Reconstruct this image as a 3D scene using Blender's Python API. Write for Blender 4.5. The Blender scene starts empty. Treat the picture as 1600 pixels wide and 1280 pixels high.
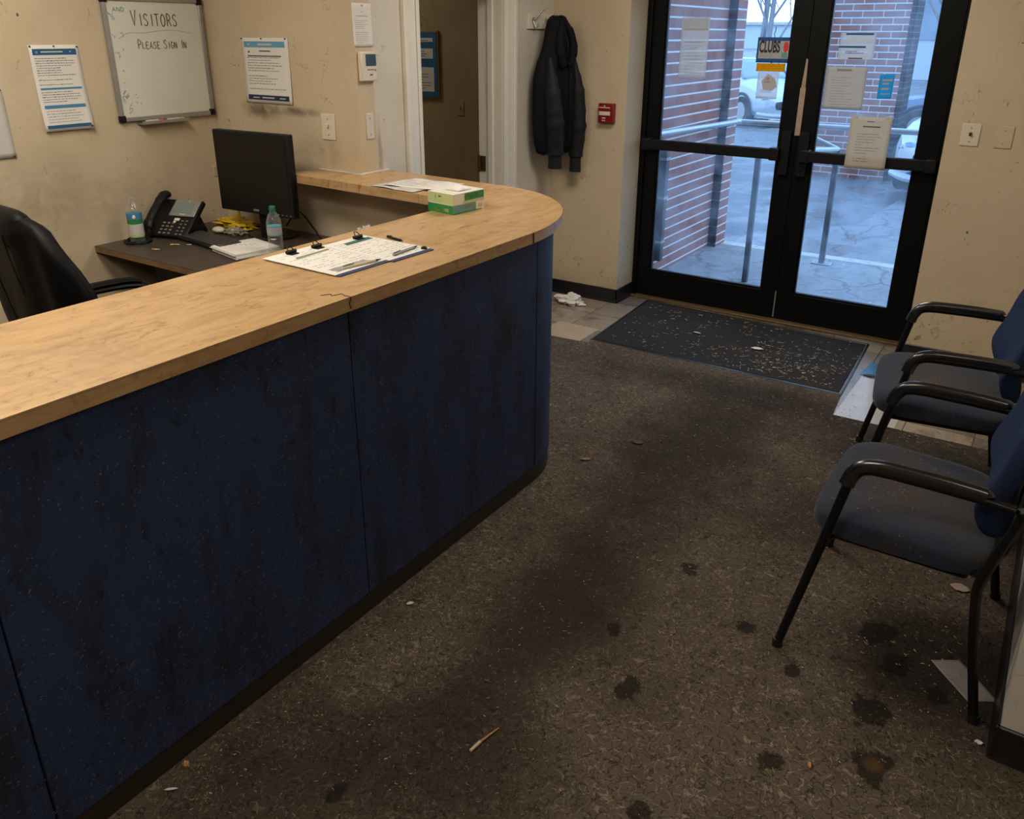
import bpy, bmesh, math, random
from mathutils import Vector, Matrix, Euler, noise as mnoise
random.seed(11)
PI = math.pi
SC = bpy.context.scene
COL = SC.collection

# ------------------------------------------------------------------ materials
class NT:
    """tiny node-building helper"""
    def __init__(s, name):
        s.m = bpy.data.materials.new(name); s.m.use_nodes = True
        s.t = s.m.node_tree; s.t.nodes.clear()
        s.out = s.n('ShaderNodeOutputMaterial')
        s.tc = s.n('ShaderNodeTexCoord')
        s.co = s.tc.outputs['Object']
    def n(s, typ, **kw):
        nd = s.t.nodes.new(typ)
        for k, v in kw.items(): setattr(nd, k, v)
        return nd
    def l(s, a, b): s.t.links.new(a, b)
    def put(s, sock, v):
        if isinstance(v, (int, float)): sock.default_value = v
        elif isinstance(v, (tuple, list)):
            sock.default_value = (*v, 1.0) if len(v) == 3 and sock.type == 'RGBA' else v
        else: s.l(v, sock)
    def math(s, op, a, b=0.0, c=None, clamp=False):
        nd = s.n('ShaderNodeMath', operation=op, use_clamp=clamp)
        s.put(nd.inputs[0], a); s.put(nd.inputs[1], b)
        if c is not None: s.put(nd.inputs[2], c)
        return nd.outputs[0]
    def mapping(s, scale=(1,1,1), loc=(0,0,0), rot=(0,0,0), co=None):
        nd = s.n('ShaderNodeMapping'); s.l(co or s.co, nd.inputs[0])
        nd.inputs['Location'].default_value = loc; nd.inputs['Rotation'].default_value = rot
        nd.inputs['Scale'].default_value = scale
        return nd.outputs[0]
    def noise(s, scale, detail=4, rough=.55, dist=0.0, co=None):
        nd = s.n('ShaderNodeTexNoise'); s.l(co or s.co, nd.inputs['Vector'])
        nd.inputs['Scale'].default_value = scale; nd.inputs['Detail'].default_value = detail
        nd.inputs['Roughness'].default_value = rough; nd.inputs['Distortion'].default_value = dist
        return nd.outputs['Fac']
    def voro(s, scale, co=None, feature='F1', rnd=1.0):
        nd = s.n('ShaderNodeTexVoronoi', feature=feature); s.l(co or s.co, nd.inputs['Vector'])
        nd.inputs['Scale'].default_value = scale; nd.inputs['Randomness'].default_value = rnd
        return nd
    def ramp(s, fac, pts):
        nd = s.n('ShaderNodeValToRGB'); s.l(fac, nd.inputs[0])
        el = nd.color_ramp.elements
        while len(el) < len(pts): el.new(.5)
        for e, (p, c) in zip(el, pts):
            e.position = p
            e.color = (c, c, c, 1) if isinstance(c, (int, float)) else (*c, 1)
        return nd.outputs[0]
    def sstep(s, x, a, b):
        nd = s.n('ShaderNodeMapRange', interpolation_type='SMOOTHSTEP')
        s.put(nd.inputs[0], x); nd.inputs[1].default_value = a; nd.inputs[2].default_value = b
        return nd.outputs[0]
    def mix(s, fac, a, b, blend='MIX'):
        nd = s.n('ShaderNodeMix', data_type='RGBA', blend_type=blend)
        s.put(nd.inputs[0], fac); s.put(nd.inputs[6], a); s.put(nd.inputs[7], b)
        return nd.outputs[2]
    def sep(s, co=None):
        nd = s.n('ShaderNodeSeparateXYZ'); s.l(co or s.co, nd.inputs[0]); return nd.outputs
    def comb(s, x, y, z=0.0):
        nd = s.n('ShaderNodeCombineXYZ')
        for i, v in enumerate((x, y, z)): s.put(nd.inputs[i], v)
        return nd.outputs[0]
    def blob(s, c, r, wob=.5, wscale=9, soft=(1.15, .55), co=None):
        """stain mask with a ragged outline round a point of the surface"""
        p = s.mapping(scale=tuple(1/x for x in r), loc=tuple(-ci/ri for ci, ri in zip(c, r)), co=co)
        nd = s.n('ShaderNodeVectorMath', operation='LENGTH'); s.l(p, nd.inputs[0])
        d = s.math('ADD', nd.outputs['Value'], s.math('MULTIPLY', s.math('SUBTRACT', s.noise(wscale, 5, .65, co=co), .5), wob*2))
        return s.sstep(d, soft[0], soft[1])
    def bump(s, h, strength=.3, dist=.01):
        nd = s.n('ShaderNodeBump'); s.l(h, nd.inputs['Height'])
        nd.inputs['Strength'].default_value = strength; nd.inputs['Distance'].default_value = dist
        return nd.outputs[0]
    def bsdf(s, col, rough=.5, metal=0.0, normal=None, spec=.5, **kw):
        b = s.n('ShaderNodeBsdfPrincipled')
        s.put(b.inputs['Base Color'], col); s.put(b.inputs['Roughness'], rough); s.put(b.inputs['Metallic'], metal)
        b.inputs['Specular IOR Level'].default_value = spec
        for k, v in kw.items(): s.put(b.inputs[k], v)
        if normal: s.l(normal, b.inputs['Normal'])
        s.l(b.outputs[0], s.out.inputs[0]); s.b = b
        return s.m

def lin(r, g, b):
    f = lambda c: ((c/255+.055)/1.055)**2.4 if c > 10 else c/255/12.92
    return (f(r), f(g), f(b))

def plain(name, col, rough=.5, metal=0.0, var=.15, scale=14, bump=0.0, spec=.5, bscale=None, **kw):
    """a uniform material with faint wear in its colour"""
    m = NT(name)
    n = m.noise(scale, 5)
    c = m.mix(n, tuple(x*(1-var) for x in col), tuple(min(1, x*(1+var)) for x in col))
    nm = m.bump(m.noise(bscale or scale*8, 3), bump, .002) if bump else None
    return m.bsdf(c, rough, metal, nm, spec, **kw)

def wall_mat(name, base, scuffs_shade=(), dirt_z=None, grime=.55, spots=()):
    m = NT(name)
    big = m.sstep(m.noise(1.7, 6, .6), .42, .72)
    mid = m.sstep(m.noise(6.5, 6, .65), .5, .78)
    c = m.mix(m.math('MULTIPLY', big, .45*grime), base, tuple(b*k for b, k in zip(base, (.66, .58, .46))))
    c = m.mix(m.math('MULTIPLY', mid, .35*grime), c, tuple(b*k for b, k in zip(base, (.60, .52, .42))))
    # small flecks and chips
    v = m.voro(16)
    fl = m.math('MULTIPLY', m.sstep(v.outputs['Distance'], .085, .05), m.sstep(m.noise(3.1, 2), .56, .62))
    c = m.mix(m.math('MULTIPLY', fl, .8), c, (.05, .035, .025))
    # hair-line scratches: thin contour lines of a stretched noise
    sc = m.noise(3.2, 4, .6, 1.2, co=m.mapping(scale=(1.6, 1.6, .8), rot=(.4, .3, .2)))
    ln = m.sstep(m.math('ABSOLUTE', m.math('SUBTRACT', sc, .5)), .0045, .0015)
    ln = m.math('MULTIPLY', ln, m.sstep(m.noise(5.0, 3), .53, .68))
    c = m.mix(m.math('MULTIPLY', ln, .7), c, (.08, .06, .045))
    for ctr, r, col, amt in scuffs_shade:
        k = m.math('MULTIPLY', m.blob(ctr, r, .45, 7, (1.1, .2)), m.sstep(m.noise(8, 6, .6, .8), .25, .62))
        c = m.mix(m.math('MULTIPLY', k, amt), c, col)
    for ctr, r in spots: c = m.mix(m.math('MULTIPLY', m.blob(ctr, (r, r, r*1.3), .6, 60, (1.2, .6)), .85), c, (.03, .02, .012))
    if dirt_z:   # splashes and mould specks that sit low on the wall
        z = m.sep()[2]
        sp = m.sstep(m.noise(16, 8, .8, 1.0), .55, .68)
        k = m.math('MULTIPLY', sp, m.sstep(z, dirt_z, .1))
        c = m.mix(m.math('MULTIPLY', k, .85), c, (.045, .032, .022))
    h = m.noise(90, 3)
    return m.bsdf(c, .62, 0, m.bump(h, .12, .003), .35)

WALL = lin(206, 188, 160)
M = {}
M['wall'] = wall_mat('painted_wall', WALL, dirt_z=.75, spots=[((-.36, 5.06, .79), .006), ((-.365, 5.06, .75), .003)])
M['wall_left'] = wall_mat('painted_wall_left', WALL, spots=[((-4.2, 2.123, 1.877), .006)], scuffs_shade=[((-4.2, 1.95, 1.05), (.2, .55, .3), (.30, .22, .15), .35), ((-4.2, 2.4, .95), (.2, .5, .2), (.30, .22, .15), .3)])
M['wall_back'] = wall_mat('painted_wall_back', WALL, scuffs_shade=[((-3.80, 3.15, 1.405), (.20, .3, .085), (.12, .09, .06), .8), ((-3.60, 3.15, 1.405), (.30, .3, .035), (.11, .085, .06), .8),
    ((-3.35, 3.15, 1.2), (.2, .2, .12), (.3, .22, .15), .5)])  # last patch paints the monitor's shadow right of the screen
M['wall_white'] = wall_mat('painted_wall_pale', lin(212, 205, 194), dirt_z=.6, scuffs_shade=[((-3.05, 3.29, 1.2), (.2, .03, .22), (.2, .13, .09), .6)])
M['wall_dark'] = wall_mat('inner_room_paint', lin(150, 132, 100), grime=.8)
M['ceiling'] = plain('ceiling_paint', lin(225, 218, 205), .8)
M['trim'] = plain('white_gloss_trim', lin(226, 220, 208), .35, var=.06)
M['vinyl_black'] = plain('black_vinyl_base', (.012, .012, .013), .32, var=.4, scale=20)
M['alu_black'] = plain('black_aluminium', (.005, .005, .0055), .4, var=.3, scale=30, spec=.15)
M['black_plastic'] = plain('black_plastic', (.009, .009, .010), .42, var=.2, spec=.22)
M['black_gloss'] = plain('black_gloss', (.006, .006, .007), .15, var=.2)
M['screen'] = plain('monitor_glass', (.009, .008, .006), .3, var=.1, spec=.25)
M['leather'] = plain('black_leather', (.005, .005, .006), .5, spec=.14, bump=.25, scale=20, bscale=160)
M['steel'] = plain('brushed_steel', (.55, .56, .58), .3, .9)
M['silver'] = plain('silver_plastic', (.36, .36, .35), .35, .5)
M['brass'] = plain('tarnished_hinge', (.12, .085, .04), .4, .8)
M['white_plastic'] = plain('white_plastic', lin(220, 210, 190), .4, var=.06)
M['lcd'] = plain('grey_lcd', lin(120, 135, 130), .2, var=.1)
M['lcd_dark'] = plain('dark_lcd', lin(50, 66, 72), .2, var=.1)
M['paper'] = plain('white_paper', lin(226, 222, 216), .75, var=.04, scale=5)
M['paper_grey'] = plain('dull_paper', lin(200, 196, 190), .75, var=.05, scale=5)
M['ink'] = plain('printed_ink', lin(98, 95, 96), .7, var=.2)
M['ink_light'] = plain('pale_printed_ink', lin(150, 147, 146), .7, var=.15)
M['ink_black'] = plain('marker_ink', lin(34, 34, 36), .5)
M['ink_teal'] = plain('teal_marker_smudge', lin(70, 135, 140), .6)
M['ink_orange'] = plain('orange_marker_smudge', lin(205, 150, 95), .6)
M['blue_print'] = plain('blue_print', lin(30, 88, 130), .6, var=.06)
M['blue_mid'] = plain('mid_blue_print', lin(66, 132, 172), .6, var=.06)
M['sky_print'] = plain('pale_blue_print', lin(96, 160, 190), .6, var=.06)
M['navy_print'] = plain('navy_print', lin(30, 42, 76), .6, var=.06)
M['yellow_card'] = plain('yellow_card', lin(246, 186, 20), .6, var=.08)
M['red_print'] = plain('red_print', lin(226, 52, 38), .55, var=.08)
M['sticker_blue'] = plain('sticker_blue', lin(0, 138, 208), .5, var=.06)
M['alarm_red'] = plain('alarm_red', lin(128, 16, 18), .35, var=.1)
M['board_white'] = plain('whiteboard_enamel', lin(222, 220, 210), .22, var=.04, scale=3)
M['green'] = plain('carton_green', lin(40, 132, 66), .5, var=.1)
M['green_pale'] = plain('carton_pale_green', lin(186, 200, 140), .55, var=.08)
M['teal'] = plain('carton_teal', lin(104, 156, 146), .5, var=.12, scale=30)
M['carton_white'] = plain('carton_white', lin(226, 222, 210), .6, var=.05)
M['tissue'] = plain('tissue_paper', lin(236, 232, 226), .85, var=.04)
M['cap_green'] = plain('green_cap', lin(38, 104, 84), .4)
M['yellow_bag'] = plain('yellow_wrapper', lin(214, 178, 40), .4, var=.2, scale=25)
M['clear_bag'] = plain('grey_plastic_bag', lin(150, 142, 128), .3, var=.2, scale=25)
M['gold_scrap'] = plain('tan_scrap', lin(214, 178, 120), .6, var=.2, scale=60)
M['denim'] = plain('navy_folder', lin(52, 72, 112), .5)
M['leafm'] = plain('dry_leaf', lin(150, 112, 70), .7, var=.3, scale=40)
M['coat'] = plain('black_coat_cloth', (.006, .0065, .009), .75, bump=.3, scale=12, bscale=90, spec=.15)
M['coat_blue'] = plain('dark_navy_sleeve_cloth', (.0065, .0075, .012), .65, bump=.3, scale=12, bscale=90, spec=.35)
M['rib'] = plain('black_ribbed_cuff', (.006, .006, .007), .85)

def glass_mat(name, tint, refl=.06, haze=.04, hazecol=(.75, .85, 1)):
    m = NT(name)
    tr = m.n('ShaderNodeBsdfTransparent'); tr.inputs[0].default_value = (*tint, 1)
    gl = m.n('ShaderNodeBsdfGlossy'); gl.inputs['Roughness'].default_value = .03
    df = m.n('ShaderNodeBsdfTranslucent'); df.inputs[0].default_value = (*hazecol, 1)
    fr = m.n('ShaderNodeFresnel'); fr.inputs[0].default_value = 1.4
    a = m.n('ShaderNodeMixShader'); b = m.n('ShaderNodeMixShader')
    m.put(a.inputs[0], m.math('MULTIPLY', m.sstep(m.noise(4, 5, .6), .25, .8), haze))
    m.l(tr.outputs[0], a.inputs[1]); m.l(df.outputs[0], a.inputs[2])
    m.put(b.inputs[0], m.math('MULTIPLY', fr.outputs[0], refl*12, clamp=True))
    m.l(a.outputs[0], b.inputs[1]); m.l(gl.outputs[0], b.inputs[2])
    m.l(b.outputs[0], m.out.inputs[0])
    return m.m
M['glass'] = glass_mat('dusty_door_glass', (.90, .96, 1.0), .05, .16)
def pet_mat():
    m = NT('clear_bottle_plastic')
    tr = m.n('ShaderNodeBsdfTransparent'); tr.inputs[0].default_value = (.95, .96, .95, 1)
    gl = m.n('ShaderNodeBsdfGlossy'); gl.inputs['Roughness'].default_value = .12
    df = m.n('ShaderNodeBsdfDiffuse'); df.inputs[0].default_value = (.8, .8, .76, 1)
    lw = m.n('ShaderNodeLayerWeight'); lw.inputs[0].default_value = .35
    a = m.n('ShaderNodeMixShader'); b = m.n('ShaderNodeMixShader')
    m.put(a.inputs[0], m.math('ADD', .05, m.math('MULTIPLY', lw.outputs['Facing'], .30)))
    m.l(tr.outputs[0], a.inputs[1]); m.l(df.outputs[0], a.inputs[2])
    m.put(b.inputs[0], .05); m.l(a.outputs[0], b.inputs[1]); m.l(gl.outputs[0], b.inputs[2]); m.l(b.outputs[0], m.out.inputs[0])
    return m.m
M['pet'] = pet_mat()
def film_mat():
    m = NT('thin_clear_sheet')
    tr = m.n('ShaderNodeBsdfTransparent'); tr.inputs[0].default_value = (.95, .96, .98, 1)
    df = m.n('ShaderNodeBsdfDiffuse'); df.inputs[0].default_value = (.85, .83, .80, 1); tl = m.n('ShaderNodeBsdfTranslucent'); tl.inputs[0].default_value = (.85, .83, .8, 1)
    x = m.n('ShaderNodeMixShader'); x.inputs[0].default_value = .5; m.l(df.outputs[0], x.inputs[1]); m.l(tl.outputs[0], x.inputs[2])
    a = m.n('ShaderNodeMixShader'); m.put(a.inputs[0], m.math('ADD', .42, m.math('MULTIPLY', m.noise(14, 4), .25)))
    m.l(tr.outputs[0], a.inputs[1]); m.l(x.outputs[0], a.inputs[2]); m.l(a.outputs[0], m.out.inputs[0]); return m.m
M['film'] = film_mat()

def carpet_mat():
    m = NT('dirty_brown_carpet')
    # curly pile: thin contour lines of a fine noise
    w = m.noise(30, 1.5, .5, .8)
    curl = m.sstep(m.math('ABSOLUTE', m.math('SUBTRACT', w, .5)), .026, .008)
    w2 = m.noise(38, 1.5, .5, .7, co=m.mapping(loc=(3.1, 7.7, 0)))
    curl2 = m.sstep(m.math('ABSOLUTE', m.math('SUBTRACT', w2, .52)), .030, .008)
    fine = m.noise(260, 3, .6)
    c = m.mix(fine, lin(67, 58, 50), lin(119, 106, 92))
    c = m.mix(m.math('MULTIPLY', curl, .60), c, lin(160, 144, 126))
    c = m.mix(m.math('MULTIPLY', curl2, .68), c, lin(34, 28, 23))
    # dirt worn in
    d = m.sstep(m.noise(1.35, 6, .62, .3), .42, .68)
    c = m.mix(m.math('MULTIPLY', d, .5), c, lin(56, 44, 33))
    d2 = m.sstep(m.noise(4.3, 5, .6), .55, .75)
    c = m.mix(m.math('MULTIPLY', d2, .4), c, lin(36, 29, 23))
    # warm tracked-in mud along the counter and the walked path up to the mat; darker patches round the chairs
    for ctr, r, col, a, sf in [((-1.12, 2.0, 0), (.26, .75, 1), lin(46, 34, 24), .78, (1.25, .3)), ((-1.16, 3.3, 0), (.38, .85, 1), lin(40, 33, 28), .76, (1.3, .3)),
                           ((-1.02, 1.25, 0), (.36, .3, 1), lin(34, 24, 15), .7, (1.3, .3)), ((-1.3, .9, 0), (.3, .4, 1), lin(36, 25, 15), .6, (1.3, .2)),
                           ((-.02, 2.35, 0), (.36, .3, 1), lin(24, 19, 16), .7, (1.3, .3)), ((-.55, 3.0, 0), (.4, .5, 1), lin(32, 26, 22), .45, (1.3, .2)),
                           ((-1.0, 4.0, 0), (1.2, .22, 1), lin(28, 23, 20), .55, (1.3, .3)), ((-.3, 3.7, 0), (.6, .3, 1), lin(28, 23, 20), .5, (1.3, .3))]:
        c = m.mix(m.math('MULTIPLY', m.blob(ctr, r, .4, 5, sf), a), c, col)
    for x, y, r in [(-.746, 1.737, .038), (-.141, 2.057, .048), (-.085, 1.864, .05), (-.175, 2.414, .05), (-1.205, 1.016, .026), (-.82, 2.39, .03),
                    (-.107, 2.30, .04), (-.538, 1.387, .03), (-.36, 2.09, .022), (-.90, 1.95, .025), (-.32, 1.72, .03),
                    (-.55, 2.2, .03), (.02, 2.22, .03)]:
        c = m.mix(m.math('MULTIPLY', m.blob((x, y, 0), (r, r*1.25, 1), 1.5, 17, (1.15, .8)), .78), c, lin(26, 22, 19))
    c = m.mix(m.math('MULTIPLY', m.blob((-.085, 1.864, 0), (.026, .03, 1), .4, 30, (1.2, .5)), .6), c, lin(104, 78, 34))
    h = m.math('ADD', m.math('MULTIPLY', curl, .6), fine)
    h = m.math('SUBTRACT', h, m.math('MULTIPLY', curl2, .5))
    return m.bsdf(c, .9, 0, m.bump(h, .55, .006), .15)
M['carpet'] = carpet_mat()

def tile_mat():
    m = NT('worn_floor_tile')
    br = m.n('ShaderNodeTexBrick', offset=0.0, squash=1.0)
    m.l(m.mapping(loc=(.08, .12, 0)), br.inputs['Vector'])
    br.inputs['Scale'].default_value = 1.0; br.inputs['Brick Width'].default_value = .305; br.inputs['Row Height'].default_value = .305
    br.inputs['Mortar Size'].default_value = .0025; br.inputs['Mortar Smooth'].default_value = .2
    br.inputs['Color1'].default_value = (*lin(178, 160, 140), 1); br.inputs['Color2'].default_value = (*lin(122, 112, 104), 1)
    br.inputs['Mortar'].default_value = (.03, .025, .02, 1)
    c = br.outputs['Color']
    d = m.sstep(m.noise(5, 7, .68, .4), .47, .74)
    c = m.mix(m.math('MULTIPLY', d, .75), c, lin(70, 54, 40))
    f = m.sstep(m.voro(40).outputs['Distance'], .16, .08)
    c = m.mix(m.math('MULTIPLY', f, .6), c, lin(40, 30, 22))
    # black filth caught along the threshold
    k = m.blob((-1.5, 5.34, 0), (1.4, .12, 1), .6, 9, (1.3, .4))
    c = m.mix(m.math('MULTIPLY', k, .85), c, lin(60, 44, 28))
    return m.bsdf(c, m.math('ADD', .24, m.math('MULTIPLY', d, .4)), 0, m.bump(br.outputs['Fac'], -.3, .002), .5)
M['tile'] = tile_mat()

def mat_mat():
    m = NT('charcoal_entrance_mat')
    c = m.mix(m.noise(220, 3), (.008, .008, .009), (.055, .05, .048))
    d = m.sstep(m.noise(4.5, 6, .65), .48, .72)
    c = m.mix(m.math('MULTIPLY', d, .5), c, lin(74, 60, 50))
    return m.bsdf(c, .9, 0, m.bump(m.noise(180, 2), .6, .006), .15)
M['mat'] = mat_mat()
M['rubber'] = plain('black_rubber_edge', (.011, .012, .014), .35)

def counter_mat():
    m = NT('navy_counter_panel')
    c = m.mix(m.noise(3.0, 5), lin(38, 52, 86), lin(50, 67, 107))
    c = m.mix(m.math('MULTIPLY', m.noise(240, 2), .25), c, lin(66, 80, 116))
    # runs and smears: noise stretched up and down the panel
    st = m.noise(3.4, 6, .66, .5, co=m.mapping(scale=(2.2, 2.2, .62)))
    c = m.mix(m.math('MULTIPLY', m.sstep(st, .45, .68), .80), c, lin(36, 36, 42))
    st2 = m.noise(7.5, 7, .72, .3, co=m.mapping(scale=(2.0, 2.0, .8), loc=(2, 5, 1)))
    c = m.mix(m.math('MULTIPLY', m.sstep(st2, .56, .70), .75), c, lin(27, 25, 25))
    blot = m.sstep(m.noise(14, 7, .75), .57, .68)
    c = m.mix(m.math('MULTIPLY', blot, .75), c, lin(26, 25, 28))
    for ctr, r in [((-1.618, 1.292, .85), (.2, .03, .06)), ((-1.618, 1.95, .56), (.3, .16, .26)), ((-1.618, 1.72, .4), (.3, .05, .3)), ((-1.618, 1.05, .55), (.3, .16, .16)),
                   ((-1.618, 1.85, .82), (.3, .2, .05)), ((-1.618, 2.3, .75), (.3, .15, .2)), ((-1.618, 2.62, .6), (.3, .09, .4))]:
        c = m.mix(m.math('MULTIPLY', m.blob(ctr, r, .5, 9, (1.3, .3)), .72), c, lin(28, 26, 27))
    # dried flecks and short scratches
    z = m.sep()[2]
    for sc_, th, a, lo in ((34, .15, .55, .50), (60, .18, .5, .52)):
        v = m.voro(sc_, co=m.mapping(scale=(.4, 1, 2.6), rot=(.6, 0, 0), loc=(sc_, 0, 0)))
        low = m.math('MULTIPLY', m.sstep(z, .75, .1), .10)
        sel = m.sstep(m.math('ADD', m.noise(27, 2), low), lo, lo+.05)
        fl = m.math('MULTIPLY', m.sstep(v.outputs['Distance'], th, th*.4), sel)
        c = m.mix(m.math('MULTIPLY', fl, a), c, lin(176, 154, 124))
    s1 = m.noise(9, 3, .5, 1.0, co=m.mapping(scale=(1, 2.5, .9), rot=(.5, 0, 0)))
    ln = m.math('MULTIPLY', m.sstep(m.math('ABSOLUTE', m.math('SUBTRACT', s1, .5)), .012, .003), m.sstep(m.noise(15, 3), .60, .68))
    c = m.mix(m.math('MULTIPLY', ln, .5), c, lin(120, 104, 84))
    # two pale streaks of torn-off tape
    for y, z, dy in ((.765, .60, .004), (.785, .585, .004)):
        k = m.math('MULTIPLY', m.blob((-1.618, y, z), (.3, dy, .055), .5, 60, (1.2, .7)), m.sstep(m.noise(80, 3), .42, .56))
        c = m.mix(m.math('MULTIPLY', k, .8), c, lin(176, 150, 112))
    return m.bsdf(c, m.math('ADD', .42, m.math('MULTIPLY', st, .25)), 0, m.bump(m.noise(300, 2), .1, .002), .4)
M['navy_panel'] = counter_mat()

def top_mat(name, k=1.0, edge=False):
    m = NT(name)
    a, b, c3 = lin(197, 161, 116), lin(180, 142, 97), lin(134, 99, 63)
    g = m.noise(5, 6, .6, .8, co=m.mapping(scale=(6, 1.3, 6) if not edge else (1.2, 1.2, 9)))
    c = m.mix(m.sstep(g, .35, .7), tuple(x*k for x in a), tuple(x*k for x in b))
    d = m.sstep(m.noise(2.6, 6, .65, .6), .48, .75)
    c = m.mix(m.math('MULTIPLY', d, .68), c, tuple(x*k for x in c3))
    sm = m.sstep(m.noise(8, 7, .72, 1.0, co=m.mapping(scale=(3.2, 1.4, 1), rot=(0, 0, .5))), .53, .70)
    c = m.mix(m.math('MULTIPLY', sm, .6), c, lin(100, 68, 38))
    v = m.voro(22)
    fl = m.math('MULTIPLY', m.sstep(v.outputs['Distance'], .14, .05), m.sstep(m.noise(6, 2), .56, .62))
    c = m.mix(m.math('MULTIPLY', fl, .75), c, lin(52, 32, 18))
    if not edge:
        c = m.mix(m.math('MULTIPLY', m.blob((-1.79, .95, 1.11), (.03, .018, .2), .5, 40, (1.2, .5)), .8), c, lin(60, 38, 20))
        pale = m.blob((-1.95, 2.4, 1.11), (.16, .13, .3), .4, 6, (1.2, .3))
        c = m.mix(m.math('MULTIPLY', pale, .35), c, lin(220, 190, 150))
        gr = m.blob((-1.95, 2.85, 1.11), (.35, .10, .3), .5, 6, (1.2, .3))
        c = m.mix(m.math('MULTIPLY', gr, .4), c, lin(130, 100, 70))
    return m.bsdf(c, m.math('ADD', .30, m.math('MULTIPLY', d, .25)), 0, m.bump(m.noise(120, 2), .06, .002), .45)
M['top'] = top_mat('worn_tan_countertop')
M['top_edge'] = top_mat('worn_wood_edge', 1.0, True)

def desk_mat():
    m = NT('grimy_dark_desktop')
    c = m.mix(m.noise(4, 6, .6), lin(46, 40, 36), lin(82, 73, 66))
    d = m.sstep(m.noise(7, 6, .7, .8), .55, .75)
    c = m.mix(m.math('MULTIPLY', d, .5), c, lin(120, 104, 84))
    return m.bsdf(c, .38, 0, None, .5)
M['desk'] = desk_mat()
M['desk_edge'] = plain('worn_desk_edge', lin(122, 92, 58), .55, var=.5, scale=22)
M['kick'] = plain('filthy_kick_strip', lin(48, 41, 30), .6, var=.85, scale=34)

def fabric_mat():
    m = NT('blue_grey_chair_fabric')
    c = m.mix(m.noise(350, 2), lin(27, 32, 46), lin(48, 55, 74))
    d = m.sstep(m.noise(5, 6, .65), .42, .66)
    c = m.mix(m.math('MULTIPLY', d, .7), c, lin(58, 52, 47))
    c = m.mix(m.math('MULTIPLY', m.blob((-.02, .0, .50), (.17, .22, .3), .6, 9, (1.3, .2)), .60), c, lin(72, 60, 50))
    v = m.voro(60); fl = m.math('MULTIPLY', m.sstep(v.outputs['Distance'], .14, .06), m.sstep(m.noise(9, 3), .55, .62))
    c = m.mix(m.math('MULTIPLY', fl, .6), c, lin(160, 136, 104))
    return m.bsdf(c, .88, 0, m.bump(m.noise(320, 2), .35, .003), .2, **{'Sheen Weight': .15})
M['fabric'] = fabric_mat()
def back_fabric():
    m = NT('blue_chair_back_fabric')
    c = m.mix(m.noise(350, 2), lin(22, 35, 64), lin(38, 55, 90))
    d = m.sstep(m.noise(5, 6, .65), .5, .75)
    c = m.mix(m.math('MULTIPLY', d, .4), c, lin(50, 48, 50))
    return m.bsdf(c, .88, 0, m.bump(m.noise(320, 2), .35, .003), .2)
M['fabric_back'] = back_fabric()
M['chair_metal'] = plain('black_chair_tube', (.007, .007, .008), .36, .3, var=.3, scale=40)
M['arm_pad'] = plain('black_arm_pad', (.012, .012, .014), .2, var=.3, scale=30, spec=1.0)

def brick_mat(name, c1, c2, bw, rh, mortar, bedcol=(.66, .66, .68)):
    m = NT(name)
    s = m.sep(m.n('ShaderNodeNewGeometry').outputs['Position'])
    u = m.math('ADD', s[0], s[1])
    br = m.n('ShaderNodeTexBrick', offset=.5)
    m.l(m.comb(u, s[2]), br.inputs['Vector'])
    br.inputs['Scale'].default_value = 1.0; br.inputs['Brick Width'].default_value = bw; br.inputs['Row Height'].default_value = rh
    br.inputs['Mortar Size'].default_value = .007; br.inputs['Bias'].default_value = -.1
    br.inputs['Color1'].default_value = (*c1, 1); br.inputs['Color2'].default_value = (*c2, 1); br.inputs['Mortar'].default_value = (*mortar, 1)
    c = m.mix(m.math('MULTIPLY', m.noise(40, 4), .4), br.outputs['Color'], tuple(x*.7 for x in c1))
    fz = m.math('FRACT', m.math('DIVIDE', s[2], rh)); bed = m.math('MAXIMUM', m.math('LESS_THAN', fz, .085), m.math('GREATER_THAN', fz, .93))
    c = m.mix(bed, c, bedcol)
    return m.bsdf(c, .85, 0, m.bump(br.outputs['Fac'], -.5, .008), .2)
M['brick'] = brick_mat('red_brick', lin(164, 110, 100), lin(144, 94, 87), .105, .08, lin(146, 112, 108))
M['brick_pier'] = brick_mat('red_brick_pier', lin(164, 112, 98), lin(140, 92, 82), .27, .088, lin(205, 200, 200))
M['brick_shade'] = brick_mat('shaded_brick', lin(52, 44, 46), lin(38, 34, 38), .115, .08, lin(60, 58, 62), (.10, .10, .115))  # brick darkened to paint the shade on the porch end and pier side

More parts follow.
